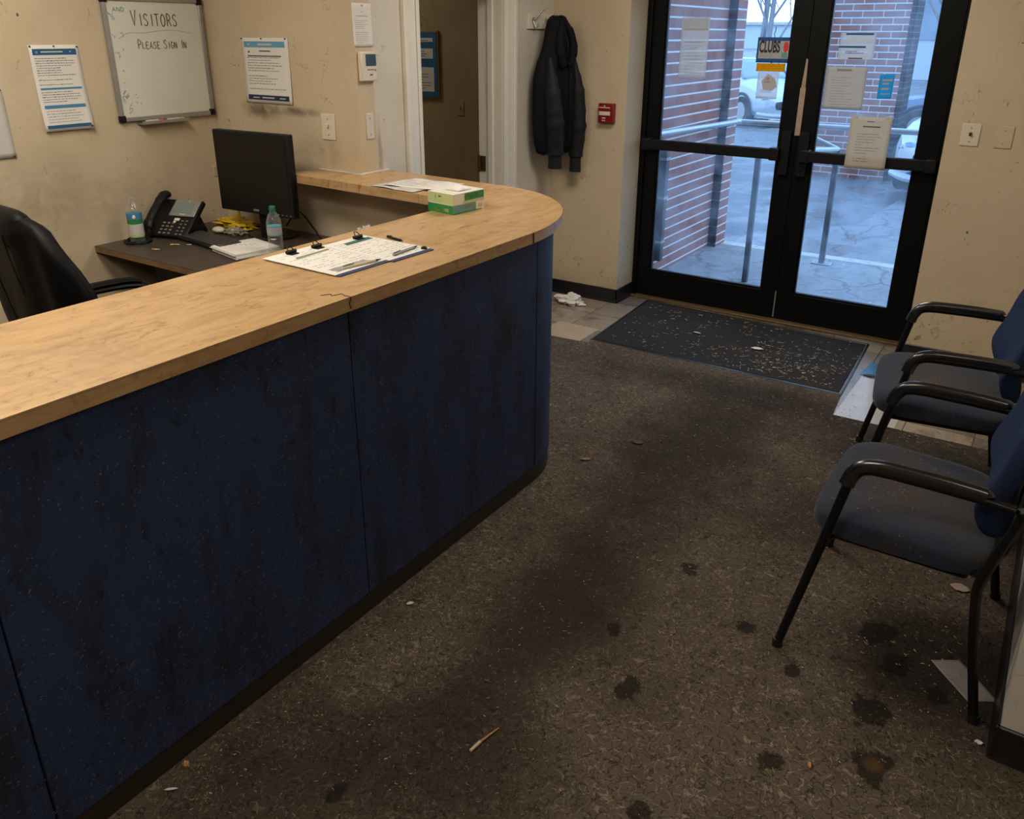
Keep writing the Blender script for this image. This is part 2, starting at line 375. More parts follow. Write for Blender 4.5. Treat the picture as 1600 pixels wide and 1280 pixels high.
def concrete_mat(name, base, joint, wet=0.0, jw=.6):
    m = NT(name)
    c = m.mix(m.noise(2.5, 7, .65), tuple(x*.62 for x in base), tuple(x*1.18 for x in base))
    bl = m.sstep(m.noise(7, 8, .75, .8), .50, .66)
    c = m.mix(m.math('MULTIPLY', bl, .6), c, tuple(x*.35 for x in base))
    if joint:
        nv = m.n('ShaderNodeTexNoise'); m.l(m.co, nv.inputs['Vector']); nv.inputs['Scale'].default_value = 2.2; nv.inputs['Detail'].default_value = 5
        av = m.n('ShaderNodeVectorMath', operation='MULTIPLY_ADD'); m.l(nv.outputs['Color'], av.inputs[0]); av.inputs[1].default_value = (.5, .5, 0); m.l(m.mapping(scale=(1, jw, 1)), av.inputs[2])
        v = m.voro(joint, feature='DISTANCE_TO_EDGE', co=av.outputs[0])
        k = m.math('MULTIPLY', m.sstep(v.outputs['Distance'], .03, .008), m.sstep(m.noise(3, 3), .35, .5))
        c = m.mix(m.math('MULTIPLY', k, .7), c, tuple(x*.3 for x in base))
    hf = m.sstep(m.noise(34, 6, .75, .5), .52, .66)
    c = m.mix(m.math('MULTIPLY', hf, .45), c, tuple(x*.3 for x in base))
    sn = m.sstep(m.voro(5).outputs['Distance'], .07, .04)
    c = m.mix(m.math('MULTIPLY', sn, .5), c, (.8, .82, .85))
    r = m.math('SUBTRACT', .75, m.math('MULTIPLY', m.sstep(m.noise(1.4, 4), .45, .6), wet))
    return m.bsdf(c, r, 0, m.bump(m.noise(30, 5), .3, .01), .4)
M['concrete'] = concrete_mat('walkway_concrete', lin(146, 146, 148), 2.2)
M['kerb'] = concrete_mat('kerb_concrete', lin(200, 196, 190), 0)
M['asphalt'] = concrete_mat('wet_asphalt', lin(112, 114, 120), 0, .5)
M['paving'] = concrete_mat('broken_paving', lin(128, 130, 136), 2.0, .45, .4)
M['rail'] = plain('galvanised_rail', (.42, .45, .50), .35, .6)
M['post'] = plain('grey_painted_post', lin(62, 68, 76), .45, .3)
M['bark'] = plain('bare_tree_bark', lin(128, 126, 130), .9, var=.3)
M['car_white'] = plain('white_car_paint', lin(184, 190, 200), .2, var=.03)
M['car_blue'] = plain('silver_blue_car_paint', lin(120, 140, 168), .2, .3, var=.03)
M['car_glass'] = plain('car_window', (.22, .29, .36), .1)  # base colour lightened to stand for the sky's reflection
M['tyre'] = plain('tyre_rubber', (.02, .02, .022), .8)
M['headlamp'] = plain('headlamp_lens', lin(120, 140, 165), .1)
M['bldg'] = plain('pale_far_render', lin(190, 196, 204), .8)
M['bldg_win'] = plain('far_window', lin(130, 145, 165), .2)

# ------------------------------------------------------------------ mesh helpers
def wm(o):
    m = o.matrix_basis.copy()
    while o.parent:
        o = o.parent; m = o.matrix_basis @ m
    return m

class MB:
    def __init__(s): s.bm = bmesh.new()
    def box(s, x0, x1, y0, y1, z0, z1, mat=None):
        cs = [(x, y, z) for x in (x0, x1) for y in (y0, y1) for z in (z0, z1)]
        if mat is not None: cs = [mat @ Vector(c) for c in cs]
        v = [s.bm.verts.new(c) for c in cs]
        for f in ((0,1,3,2), (4,6,7,5), (0,4,5,1), (2,3,7,6), (0,2,6,4), (1,5,7,3)):
            s.bm.faces.new([v[i] for i in f])
        return s
    def tube(s, pts, r, n=10, closed=False, flat=None):
        """swept tube; r a number or a list; flat=(a,b) scales the section along normal/binormal"""
        pts = [Vector(p) for p in pts]; N = len(pts)
        rs = r if isinstance(r, (list, tuple)) else [r]*N
        tg = []
        for i in range(N):
            a = pts[i-1] if (i or closed) else pts[0]; b = pts[(i+1) % N] if (i < N-1 or closed) else pts[-1]
            t = (b-a); tg.append(t.normalized() if t.length > 1e-9 else Vector((0, 0, 1)))
        up = Vector((0, 0, 1)) if abs(tg[0].z) < .9 else Vector((0, 1, 0))
        nrm = (up - tg[0]*up.dot(tg[0])).normalized()
        rings = []
        for i in range(N):
            nrm = nrm - tg[i]*nrm.dot(tg[i])
            nrm = nrm.normalized() if nrm.length > 1e-6 else tg[i].orthogonal().normalized()
            bn = tg[i].cross(nrm)
            fa, fb = flat if flat else (1, 1)
            rings.append([s.bm.verts.new(pts[i] + nrm*math.cos(2*PI*k/n)*rs[i]*fa + bn*math.sin(2*PI*k/n)*rs[i]*fb) for k in range(n)])
        for i in range(N if closed else N-1):
            a, b = rings[i], rings[(i+1) % N]
            for k in range(n): s.bm.faces.new((a[k], a[(k+1) % n], b[(k+1) % n], b[k]))
        if not closed:
            s.bm.faces.new(rings[0][::-1]); s.bm.faces.new(rings[-1])
        return s
    def cyl(s, p0, p1, r, r2=None, n=20): return s.tube([p0, p1], [r, r if r2 is None else r2], n)
    def lathe(s, prof, c=(0, 0, 0), n=24, mat=None):
        rings = []
        for r, z in prof:
            ring = []
            for k in range(n):
                p = Vector((c[0]+r*math.cos(2*PI*k/n), c[1]+r*math.sin(2*PI*k/n), c[2]+z))
                ring.append(s.bm.verts.new(mat @ p if mat is not None else p))
            rings.append(ring)
        for a, b in zip(rings, rings[1:]):
            for k in range(n): s.bm.faces.new((a[k], a[(k+1) % n], b[(k+1) % n], b[k]))
        if prof[0][0] > 1e-5: s.bm.faces.new(rings[0][::-1])
        if prof[-1][0] > 1e-5: s.bm.faces.new(rings[-1])
        return s
    def prism(s, poly, z0, z1, tf=None):
        tf = tf or (lambda x, y, z: (x, y, z))
        a = [s.bm.verts.new(tf(x, y, z0)) for x, y in poly]; b = [s.bm.verts.new(tf(x, y, z1)) for x, y in poly]
        s.bm.faces.new(a[::-1]); s.bm.faces.new(b)
        for i in range(len(poly)):
            j = (i+1) % len(poly); s.bm.faces.new((a[i], a[j], b[j], b[i]))
        return s
    def grid(s, nu, nv, fn, closed_u=False):
        g = [[s.bm.verts.new(fn(i/nu, j/nv)) for j in range(nv+1)] for i in range(nu + (0 if closed_u else 1))]
        L = len(g)
        for i in range(nu):
            for j in range(nv):
                s.bm.faces.new((g[i][j], g[(i+1) % L][j], g[(i+1) % L][j+1], g[i][j+1]))
        return s
    def blob(s, c, r, n=12, wob=0.0, seed=0, mat=None):
        """lumpy ball"""
        def f(u, v):
            th, ph = 2*PI*u, PI*v
            d = Vector((math.sin(ph)*math.cos(th), math.sin(ph)*math.sin(th), math.cos(ph)))
            k = 1 + wob*mnoise.noise(d*2.3+Vector((seed*3.1, seed*1.7, 0)))*1.6
            p = Vector((c[0]+d.x*r[0]*k, c[1]+d.y*r[1]*k, c[2]+d.z*r[2]*k))
            return mat @ p if mat is not None else p
        s.grid(n*2, n, f, True); return s
    def build(s, name, mat, parent=None, bevel=0.0, smooth=True, local=False, world=False, solid=0.0, sub=0, segs=2, angle=35):
        bmesh.ops.remove_doubles(s.bm, verts=s.bm.verts, dist=2e-5)
        bmesh.ops.recalc_face_normals(s.bm, faces=s.bm.faces)
        me = bpy.data.meshes.new(name); s.bm.to_mesh(me); s.bm.free()
        o = bpy.data.objects.new(name, me); COL.objects.link(o)
        if parent is not None:
            o.parent = parent
            if not local: me.transform(wm(parent).inverted())
        elif not world:
            xs = [v.co for v in me.vertices]
            lo = Vector([min(p[i] for p in xs) for i in range(3)]); hi = Vector([max(p[i] for p in xs) for i in range(3)])
            c = Vector(((lo.x+hi.x)/2, (lo.y+hi.y)/2, lo.z)); me.transform(Matrix.Translation(-c)); o.location = c
        me.materials.append(M[mat] if isinstance(mat, str) else mat)
        if smooth:
            me.polygons.foreach_set('use_smooth', [True]*len(me.polygons)); me.set_sharp_from_angle(angle=math.radians(angle))
        if solid:
            md = o.modifiers.new('solid', 'SOLIDIFY'); md.thickness = solid; md.offset = 0
        if bevel:
            md = o.modifiers.new('bevel', 'BEVEL'); md.width = bevel; md.segments = segs; md.limit_method = 'ANGLE'; md.angle_limit = math.radians(40)
            md.harden_normals = False
        if sub:
            md = o.modifiers.new('sub', 'SUBSURF'); md.levels = sub; md.render_levels = sub
        return o

def tag(o, label, cat, group=None, kind=None):
    o['label'] = label; o['category'] = cat
    if group: o['group'] = group
    if kind: o['kind'] = kind
    return o
def thing(name, label, cat, loc=(0, 0, 0), rz=0.0, group=None, kind=None):
    o = bpy.data.objects.new(name, None); COL.objects.link(o)
    o.location = loc; o.rotation_euler = (0, 0, rz); o.empty_display_size = .1
    return tag(o, label, cat, group, kind)
def struct(o, label, cat): return tag(o, label, cat, None, 'structure')
def dup(o, loc, rz, label, group=None):
    r = o.copy(); COL.objects.link(r); r.location = loc; r.rotation_euler = (0, 0, rz); r['label'] = label
    if group: r['group'] = group
    for ch in list(o.children):
        c = ch.copy(); COL.objects.link(c); c.parent = r
        for g in list(ch.children):
            d = g.copy(); COL.objects.link(d); d.parent = c
    return r
def text_into(mb, txt, size, org, u, v, off=0.0, squash=1.0, bold=0.0):
    """flat lettering laid in the plane org + x*u + y*v"""
    cu = bpy.data.curves.new('t', 'FONT'); cu.body = txt; cu.size = size; cu.align_x = 'CENTER'; cu.align_y = 'CENTER'; cu.offset = bold
    ob = bpy.data.objects.new('t', cu); me = bpy.data.meshes.new_from_object(ob)
    u, v = Vector(u).normalized(), Vector(v).normalized(); n = u.cross(v); org = Vector(org)
    vs = [mb.bm.verts.new(org + u*p.co.x*squash + v*p.co.y + n*off) for p in me.vertices]
    for f in me.polygons:
        try: mb.bm.faces.new([vs[i] for i in f.vertices])
        except ValueError: pass
    bpy.data.objects.remove(ob); bpy.data.curves.remove(cu); bpy.data.meshes.remove(me)
    return mb
def catmull(pts, k=6):
    P = [Vector(p) for p in pts]; P = [P[0]*2-P[1]] + P + [P[-1]*2-P[-2]]; out = []
    for i in range(1, len(P)-2):
        for j in range(k):
            t = j/k; a, b, c, d = P[i-1:i+3]
            out.append(.5*((2*b) + (c-a)*t + (2*a-5*b+4*c-d)*t*t + (3*b-a-3*c+d)*t**3))
    out.append(P[-2]); return out

# ------------------------------------------------------------------ room shell
YE = 5.06      # entry wall plane
XW = -3.05     # coat wall plane
def wall(name, mat, boxes, label):
    mb = MB()
    for b in boxes: mb.box(*b)
    return struct(mb.build(name, mat, world=True, smooth=False), label, 'wall')
wall('wall_left', 'wall_left', [(-4.3, -4.2, -3, 3.25, -.05, 2.7)], 'beige smudged wall carrying the whiteboard')
wall('wall_back', 'wall_back', [(-4.3, XW, 3.15, 3.27, -.05, 2.7)], 'beige wall behind the monitor with a smoky scuff and the painted monitor shadow')
wall('wall_inner', 'wall_white', [(-3.23, XW, 3.27, 3.62, -.05, 2.7), (-3.23, XW, 4.47, YE, -.05, 2.7), (-3.23, XW, 3.62, 4.47, 2.06, 2.7)], 'pale wall with the thermostat and the hanging coat')
wall('wall_entry', 'wall', [(-3.23, -2.48, YE, 5.45, -.05, 2.7), (-.56, 3.1, YE, 5.45, -.05, 2.7), (-2.48, -.56, YE, 5.45, 2.16, 2.7)], 'beige wall either side of the glass entrance doors')
wall('wall_right', 'wall_white', [(.172, .29, 2.07, YE, -.05, 2.7), (.29, 3.1, 2.07, 2.19, -.05, 2.7)], 'pale wall end at the lower right beside the chairs')
wall('wall_side', 'wall', [(3.0, 3.1, -3, 2.07, -.05, 2.7)], 'beige side wall out of the picture to the right')
wall('wall_rear', 'wall', [(-4.3, 3.1, -3.1, -3, -.05, 2.7)], 'beige rear wall behind the viewpoint')
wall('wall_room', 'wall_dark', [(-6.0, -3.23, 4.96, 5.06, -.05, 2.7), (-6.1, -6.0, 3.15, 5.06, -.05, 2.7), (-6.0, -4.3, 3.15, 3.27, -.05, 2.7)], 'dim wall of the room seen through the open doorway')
struct(MB().box(-6.1, 3.1, -3.1, 5.45, -.07, -.006).build('floor', 'tile', world=True, smooth=False), 'worn grey and beige tile floor showing along the entrance', 'floor')
struct(MB().box(-6.1, 3.1, -3.1, 5.45, 2.7, 2.8).build('ceiling', 'ceiling', world=True, smooth=False), 'plain ceiling above the reception', 'ceiling')
car = MB().prism([(-4.2, -3), (3.0, -3), (3.0, 2.07), (.172, 2.07), (.172, 4.03), (-.712, 4.015), (-.735, 4.30), (-2.255, 4.285), (-2.25, 4.225), (-3.05, 4.16), (-3.05, 3.15), (-4.2, 3.15)], -.006, 0)
tag(car.build('carpet', 'carpet', world=True, smooth=False), 'filthy brown carpet with dark stains across the reception floor', 'carpet', kind='structure')

# black cove base
def cove(name, path, label, h=.1):
    mb = MB(); t = .008
    for (x0, y0), (x1, y1), (nx, ny) in path:
        d = Vector((x1-x0, y1-y0, 0)); n = Vector((nx, ny, 0))
        prof = [(0, h), (t*.6, h), (t, h-.004), (t, .02), (t*2.0, 0), (0, 0)]
        a = [mb.bm.verts.new(Vector((x0, y0, 0))+n*p+Vector((0, 0, z-.006))) for p, z in prof]
        b = [mb.bm.verts.new(Vector((x1, y1, 0))+n*p+Vector((0, 0, z-.006))) for p, z in prof]
        mb.bm.faces.new(a); mb.bm.faces.new(b[::-1])
        for i in range(len(prof)): mb.bm.faces.new((a[i], a[(i+1) % 6], b[(i+1) % 6], b[i]))
    return struct(mb.build(name, 'vinyl_black', world=True), label, 'baseboard')
cove('baseboard_entry', [((XW, 4.6), (XW, YE), (1, 0)), ((XW, YE), (-2.472, YE), (0, -1)), ((-2.48, YE-.008), (-2.48, 5.31), (1, 0))], 'black vinyl base under the fire alarm wall')
cove('baseboard_door', [((-.568, YE), (.172, YE), (0, -1))], 'black vinyl base right of the glass doors')
cove('baseboard_right', [((.172, 2.06), (.172, YE), (-1, 0)), ((.164, 2.07), (3.0, 2.07), (0, -1))], 'black vinyl base wrapping the pale wall end', .115)
cove('baseboard_left', [((-4.2, -3), (-4.2, 3.15), (1, 0))], 'black vinyl base along the whiteboard wall')

# inner doorway casing
mb = MB()
for y0, y1 in ((3.50, 3.64), (4.45, 4.58)):
    mb.box(XW, XW+.016, y0, y1, -.006, 2.16)
    a, b = (y1-.035, y1-.012) if y0 < 4 else (y0+.012, y0+.035)
    mb.box(XW+.016, XW+.024, a, b, -.006, 2.10)
    a, b = (y0, y0+.03) if y0 < 4 else (y1-.03, y1)
    mb.box(XW+.016, XW+.028, a, b, -.006, 2.16)
mb.box(XW, XW+.016, 3.64, 4.45, 2.05, 2.16)
mb.box(-3.24, XW, 3.62, 3.64, -.006, 2.06); mb.box(-3.24, XW, 4.45, 4.47, -.006, 2.06); mb.box(-3.24, XW, 3.62, 4.47, 2.04, 2.06)
mb.box(-3.16, -3.12, 3.64, 3.652, -.006, 2.05); mb.box(-3.16, -3.12, 4.438, 4.45, -.006, 2.05)
ob = struct(mb.build('door_3', 'trim', world=True, bevel=.003), 'white painted doorway casing open to a dim room', 'doorway')
mb = MB(); mb.box(-3.225, -3.185, 4.444, 4.449, .95, 1.05); mb.cyl((-3.232, 4.436, .945), (-3.232, 4.436, 1.055), .008)
mb.build('hinge', 'brass', ob)

# ------------------------------------------------------------------ entrance doors (two glazed leaves in a black frame)
YD = 5.35
mb = MB()
mb.box(-2.48, -2.445, YD-.04, YD+.06, -.006, 2.16); mb.box(-.60, -.56, YD-.04, YD+.06, -.006, 2.16); mb.box(-2.48, -.56, YD-.04, YD+.06, 2.10, 2.16)
struct(mb.build('trim_1', 'alu_black', world=True, bevel=.003), 'black metal frame round the pair of glass doors', 'door frame')
struct(MB().box(-2.48, -.56, YD-.075, YD+.075, -.006, .006).build('trim_2', plain('worn_threshold', lin(120, 98, 66), .45, .3, var=.5, scale=30), world=True, bevel=.003), 'worn metal threshold strip under the glass doors', 'threshold')
def leaf(name, x0, x1, g0, g1, label, hand):
    mb = MB(); y0, y1 = YD-.022, YD+.022
    mb.box(x0, g0, y0, y1, .010, 2.095); mb.box(g1, x1, y0, y1, .010, 2.095)
    mb.box(g0, g1, y0, y1, .010, .195); mb.box(g0, g1, y0, y1, 2.03, 2.095)
    # glazing beads
    for a, b, c, d in ((g0, g0+.012, .195, 2.03), (g1-.012, g1, .195, 2.03), (g0, g1, .195, .207), (g0, g1, 2.018, 2.03)):
        mb.box(a, b, y0+.006, y1-.006, c, d)
    o = struct(mb.build(name, 'alu_black', world=True, bevel=.003), label, 'door')
    MB().box(g0+.004, g1-.004, YD-.004, YD+.004, .199, 2.026).build('glass', 'glass', o, smooth=False)
    return o
d1 = leaf('door_1', -2.443, -1.4195, -2.355, -1.525, 'left glass door leaf with the CLUBS card in it', 1)
d2 = leaf('door_2', -1.4185, -.602, -1.315, -.722, 'right glass door leaf with the pale notices taped on it', -1)
def crash_bar(door, x0, x1, z, latch_x):
    mb = MB(); y = YD-.075
    mb.box(x0, x1, y-.018, y+.018, z-.034, z+.034)
    mb.box(x0, x0+.06, y-.024, YD-.02, z-.04, z+.04); mb.box(x1-.06, x1, y-.024, YD-.02, z-.04, z+.04)
    o = mb.build('panic_bar', 'black_plastic', door, bevel=.008, segs=3)
    MB().box((x0+x1)/2-.002, (x0+x1)/2+.002, y-.020, y, z-.036, z+.036).build('joint', 'black_gloss', o)
    mb = MB(); mb.box(latch_x-.028, latch_x+.028, YD-.055, YD-.02, z-.13, z+.14); mb.cyl((latch_x, YD-.055, z-.09), (latch_x, YD-.062, z-.09), .010)
    mb.cyl((latch_x, YD-.055, z+.11), (latch_x, YD-.060, z+.11), .006)
    mb.build('latch_case', 'black_plastic', door, bevel=.006)
crash_bar(d1, -2.445, -1.50, 1.10, -1.475)
crash_bar(d2, -1.375, -.60, 1.10, -1.365)
mb = MB(); mb.box(-1.434, -1.40, YD-.030, YD-.021, 1.215, 1.50)
mb.prism([(-1.430, 1.50), (-1.403, 1.50), (-1.408, 1.66), (-1.419, 1.67)], YD-.030, YD-.021, tf=lambda x, z, y: (x, y, z))
MB().box(-1.45, -1.40, YD+.023, YD+.032, .02, 2.09).build('astragal', 'alu_black', d1)
o = mb.build('astragal_tape', plain('peeling_tape', lin(170, 150, 130), .6, var=.35, scale=40), d1, bevel=.002)
# worn silver line low on the meeting stile
MB().box(-1.428, -1.420, YD-.027, YD-.021, .02, .20).build('scrape', 'silver', d1)

# ------------------------------------------------------------------ paper goods
def sheet(name, label, cat, org, u, v, curl=0.0, mat='paper', group=None, wave=.0, seed=1, thick=.0008):
    """a sheet of paper: org is its lower left corner, u its width, v its height; returns object, patch painter"""
    org, u, v = Vector(org), Vector(u), Vector(v); n = u.cross(v).normalized()
    def S(a, b, off=0.0):
        e = max(abs(a-.5), abs(b-.5))*2
        lift = curl*((1-b)**3*.8 + (max(0, a-.7)/.3)**2*(1-b)*.4) + wave*mnoise.noise(Vector((a*2.2+seed, b*2.6, seed*.7)))
        return org + u*a + v*b + n*(abs(lift) + .0015 + off)
    o = MB().grid(10, 12, lambda a, b: S(a, b)).build(name, mat, smooth=True, solid=thick)
    tag(o, label, cat, group)
    class P:
        def __init__(s): s.mb = MB()
        def band(s, a0, a1, b0, b1, off=.0009):
            s.mb.grid(max(1, int(8*(a1-a0))), max(1, int(8*(b1-b0))), lambda p, q: S(a0+(a1-a0)*p, b0+(b1-b0)*q, off)); return s
        def lines(s, a0, a1, b0, b1, n, h=.010, rnd=None, gap=.2):
            r = rnd or random.Random(seed)
            for i in range(n):
                b = b1-(b1-b0)*(i+.5)/n
                if r.random() < gap: continue
                x = a0; end = a0+(a1-a0)*r.uniform(.45, 1)
                while x < end:
                    w = r.uniform(.02, .07); s.band(x, min(end, x+w), b-h*r.uniform(.3, .6), b+h*r.uniform(.3, .6)); x += w+.012
            return s
        def text(s, txt, size, a, b, off=.001, squash=1.0, bold=0.0):
            text_into(s.mb, txt, size, S(a, b), u, v, off, squash, bold); return s
        def done(s, pname, mat): return s.mb.build(pname, mat, o, smooth=False)
    return o, P, S
def tacks(o, S, pts, mat='silver'):
    for a, b in pts:
        p = S(a, b, .001); q = S(a, b, .006); MB().cyl(p, q, .0045, .003, 10).build('tack', mat, o)

# left wall notices (the wall faces +X; seen from the room its u runs +Y)
o, P, S = sheet('notice', 'white notice with dark blue bands tacked left of the whiteboard', 'notice', (-4.199, 2.139, 1.345), (0, .245, 0), (0, 0, .40), .018, seed=3, wave=.002)
P().band(.06, .94, .885, .955).done('header_band', 'blue_print'); P().band(.05, .95, .03, .07).done('footer_band', 'blue_print')
P().band(.08, .92, .485, .508).done('pale_band', 'blue_mid'); P().band(.08, .92, .265, .305).done('pale_band', 'blue_mid')
P().text('o', .02, .14, .92).band(.22, .66, .913, .928, .0014).band(.80, .83, .915, .928, .0014).done('heading', 'paper_grey')
P().lines(.08, .92, .53, .86, 12, .008).lines(.08, .92, .33, .47, 5, .008).lines(.1, .9, .09, .25, 5, .006).done('print', 'ink')
tacks(o, S, [(.03, .985), (.5, .985), (.97, .975), (.96, .03)], 'brass')
o, P, S = sheet('notice', 'plain white sheet cut off by the left edge of the picture', 'notice', (-4.199, 1.735, 1.24), (0, .245, 0), (0, 0, .32), .004, 'paper_grey', seed=4)
P().lines(.15, .9, .2, .85, 10, .01, gap=.3).done('print', 'ink_light')
tacks(o, S, [(.96, .97), (.96, .02)], 'brass')
# back wall notice
o, P, S = sheet('notice', 'white notice with pale blue header and navy footer above the monitor', 'notice', (-3.905, 3.149, 1.44), (.375, 0, 0), (0, 0, .338), .006, seed=5, wave=.001)
P().band(.06, .93, .855, .945).done('header_band', 'sky_print')
P().band(.05, .94, .045, .125).done('footer_band', 'navy_print')
P().band(.36, .66, .885, .912, .0014).band(.14, .19, .89, .91, .0014).band(.36, .62, .075, .095, .0014).band(.16, .3, .075, .09, .0014).band(.74, .86, .075, .09, .0014).done('heading', 'paper_grey')
P().lines(.1, .9, .2, .72, 13, .010, gap=.12).band(.38, .62, .79, .81).band(.13, .17, .77, .80).band(.12, .84, .715, .735).done('print', 'ink')
tacks(o, S, [(.02, .985), (.45, .985), (.95, .985)], 'black_gloss')
# pale sheet above the thermostat (wall faces +X)
o, P, S = sheet('notice', 'white sheet pinned directly above the thermostat', 'notice', (XW+.001, 3.142, 1.74), (0, .138, 0), (0, 0, .20), .003, seed=6)
P().lines(.12, .85, .08, .62, 12, .010, gap=.1).band(.2, .8, .70, .715).band(.42, .55, .80, .81).done('print', 'ink_light')
tacks(o, S, [(.5, .95)], 'silver')

# whiteboard
wb = thing('whiteboard', 'whiteboard lettered VISITORS PLEASE SIGN IN in a grey metal frame', 'whiteboard', (-4.2, 2.83, 1.36))
y0, y1, z0, z1 = 2.535, 3.125, 1.36, 1.975
MB().box(-4.199, -4.186, y0+.01, y1-.01, z0+.01, z1-.01).build('panel', 'board_white', wb)
mb = MB()
for a in ((y0, y0+.022, z0, z1), (y1-.022, y1, z0, z1), (y0, y1, z0, z0+.022), (y0, y1, z1-.022, z1)): mb.box(-4.2, -4.178, *a)
mb.build('frame', 'silver', wb, bevel=.003)
for cy in (y0+.014, y1-.014):
    for cz in (z0+.014, z1-.014):
        MB().box(-4.2, -4.175, cy-.018, cy+.018, cz-.018, cz+.018).build('corner_cap', 'black_plastic', wb, bevel=.006)
mb = MB(); mb.box(-4.2, -4.150, 2.64, 2.93, 1.340, 1.348); mb.box(-4.153, -4.148, 2.64, 2.93, 1.340, 1.358)
mb.build('pen_tray', 'silver', wb, bevel=.002)
GLY = {  # pen strokes of hand-lettered capitals in a unit box
 'V': [[(0, 1), (.42, 0), (.9, 1.02)]], 'I': [[(.5, 1), (.5, 0)]], 'T': [[(0, 1), (1, 1)], [(.5, 1), (.5, 0)]],
 'S': [[(.92, .86), (.6, 1), (.22, .9), (.14, .68), (.5, .52), (.84, .34), (.78, .1), (.4, 0), (.05, .12)]],
 'O': [[(.5, 1), (.15, .8), (.06, .4), (.3, .02), (.68, .02), (.94, .4), (.86, .82), (.5, 1)]],
 'R': [[(.1, 0), (.12, 1), (.6, .98), (.84, .76), (.62, .52), (.14, .48)], [(.45, .5), (.95, 0)]],
 'P': [[(.12, 0), (.14, 1), (.66, .98), (.9, .76), (.66, .5), (.14, .46)]], 'L': [[(.12, 1), (.1, 0), (.9, .04)]],
 'E': [[(.9, 1), (.12, .98), (.1, 0), (.9, .02)], [(.12, .52), (.76, .52)]], 'A': [[(0, 0), (.5, 1), (.98, 0)], [(.2, .36), (.8, .36)]],
 'G': [[(.92, .84), (.52, 1), (.12, .7), (.1, .28), (.5, 0), (.9, .2), (.92, .48), (.56, .46)]], 'N': [[(.08, 0), (.1, 1), (.86, .02), (.9, 1)]],
 'D': [[(.1, 0), (.12, 1), (.62, .9), (.92, .5), (.6, .06), (.1, 0)]]}
def hand(mb, word, y, z, w, h, first=1.0, gap=.35, r=.0022, tilt=0.0, x=-4.185):
    rr = random.Random(hash(word) % 97 if False else len(word))
    for i, ch in enumerate(word):
        if ch == ' ': y += w*1.1; continue
        k = first if (i == 0 or word[i-1] == ' ') else 1.0
        for st in GLY[ch]:
            pts = [Vector((x, y+px*w*(1+(k-1)*.5), z+py*h*k+tilt*y)) for px, py in st]
            if len(pts) > 3: pts = catmull(pts, 4)
            mb.tube(pts, r, 6)
        y += w*((.35 if ch == 'I' else 1)*(1+(k-1)*.5)+gap) if ch != 'I' else w*(.75+gap)
    return mb
mb = MB(); hand(mb, 'VISITORS', 2.690, 1.835, .026, .058, 1.28, .38, .0021)
hand(mb, 'PLEASE SIGN IN', 2.705, 1.722, .0165, .033, 1.30, .34, .0016)
mb.build('lettering', 'ink_black', wb)
mb = MB()
hand(mb, 'AND', 2.592, 1.902, .018, .02, 1, .3, .0014)
rr = random.Random(5)
for k in range(26):
    y = 2.568+rr.random()*.10*(rr.random() if k < 18 else .8); z = 1.40+rr.random()*.5 if k < 16 else 1.40+rr.random()*.12
    mb.tube([(-4.185, y, z), (-4.185, y+rr.uniform(-.008, .012), z+rr.uniform(-.012, .012)), (-4.185, y+rr.uniform(-.012, .02), z+rr.uniform(-.02, .02))], .0010, 5)
mb.tube(catmull([(-4.185, 2.60, 1.77), (-4.185, 2.66, 1.80), (-4.185, 2.75, 1.80), (-4.185, 2.9, 1.815), (-4.185, 3.04, 1.80)], 5), .0006, 5)
mb.build('smudges', 'ink_teal', wb)
mb = MB()
for y, z in ((2.645, 1.49), (2.652, 1.475), (2.668, 1.446)): mb.box(-4.186, -4.1852, y, y+.007, z, z+.006)
mb.build('orange_smudges', 'ink_orange', wb)
# markers on the tray
for y, col, lab in ((2.67, 'red_print', 'white marker with an orange cap on the whiteboard tray'), (2.80, 'yellow_bag', 'white marker with a yellow cap on the whiteboard tray')):
    t = thing('marker_pen', lab, 'pen', (-4.168, y, 1.349))
    MB().cyl((-4.168, y, 1.355), (-4.168, y+.075, 1.355), .006).build('barrel', 'white_plastic', t)
    MB().cyl((-4.168, y+.075, 1.355), (-4.168, y+.105, 1.355), .0065).build('cap', col, t)

# switches, thermostat, alarm
def plate(name, label, cat, c, u, n, w, h, kind='toggle', mat='white_plastic'):
    c, u, n = Vector(c), Vector(u), Vector(n); z = Vector((0, 0, 1))
    mt = Matrix((u, n, z)).transposed().to_4x4(); mt.translation = c
    t = thing(name, label, cat, c-z*h/2)
    MB().box(-w/2, w/2, 0, .006, -h/2, h/2, mt).build('plate', mat, t, bevel=.003)
    if kind == 'toggle':
        MB().box(-.006, .006, .006, .018, -.004, .014, mt).build('toggle', 'brass' if 'lever' in label else mat, t, bevel=.002)
    mb = MB()
    for sz in (-h*.3, h*.3): mb.cyl(mt @ Vector((0, .006, sz)), mt @ Vector((0, .0075, sz)), .0035, n=10)
    mb.build('screws', 'silver', t)
    return t
plate('light_switch', 'yellowed light switch plate above the end of the counter ledge', 'light switch', (-3.275, 3.15, 1.34), (1, 0, 0), (0, -1, 0), .10, .135)
plate('blank_plate', 'painted-over wall plate below the thermostat', 'wall plate', (XW, 3.222, 1.35), (0, 1, 0), (1, 0, 0), .055, .13, 'blank', 'wall_white')
plate('light_switch', 'light switch with a dark lever beside the right glass door', 'light switch', (-.442, YE, 1.308), (1, 0, 0), (0, -1, 0), .09, .115)
plate('blank_plate', 'flat blank plate on the wall at the far right of the doors', 'wall plate', (-.283, YE, 1.305), (1, 0, 0), (0, -1, 0), .08, .112, 'blank', 'wall')
plate('blank_plate', 'painted-over plate between the coat and the fire alarm', 'wall plate', (-2.80, YE, 1.26), (1, 0, 0), (0, -1, 0), .055, .10, 'blank', 'wall')
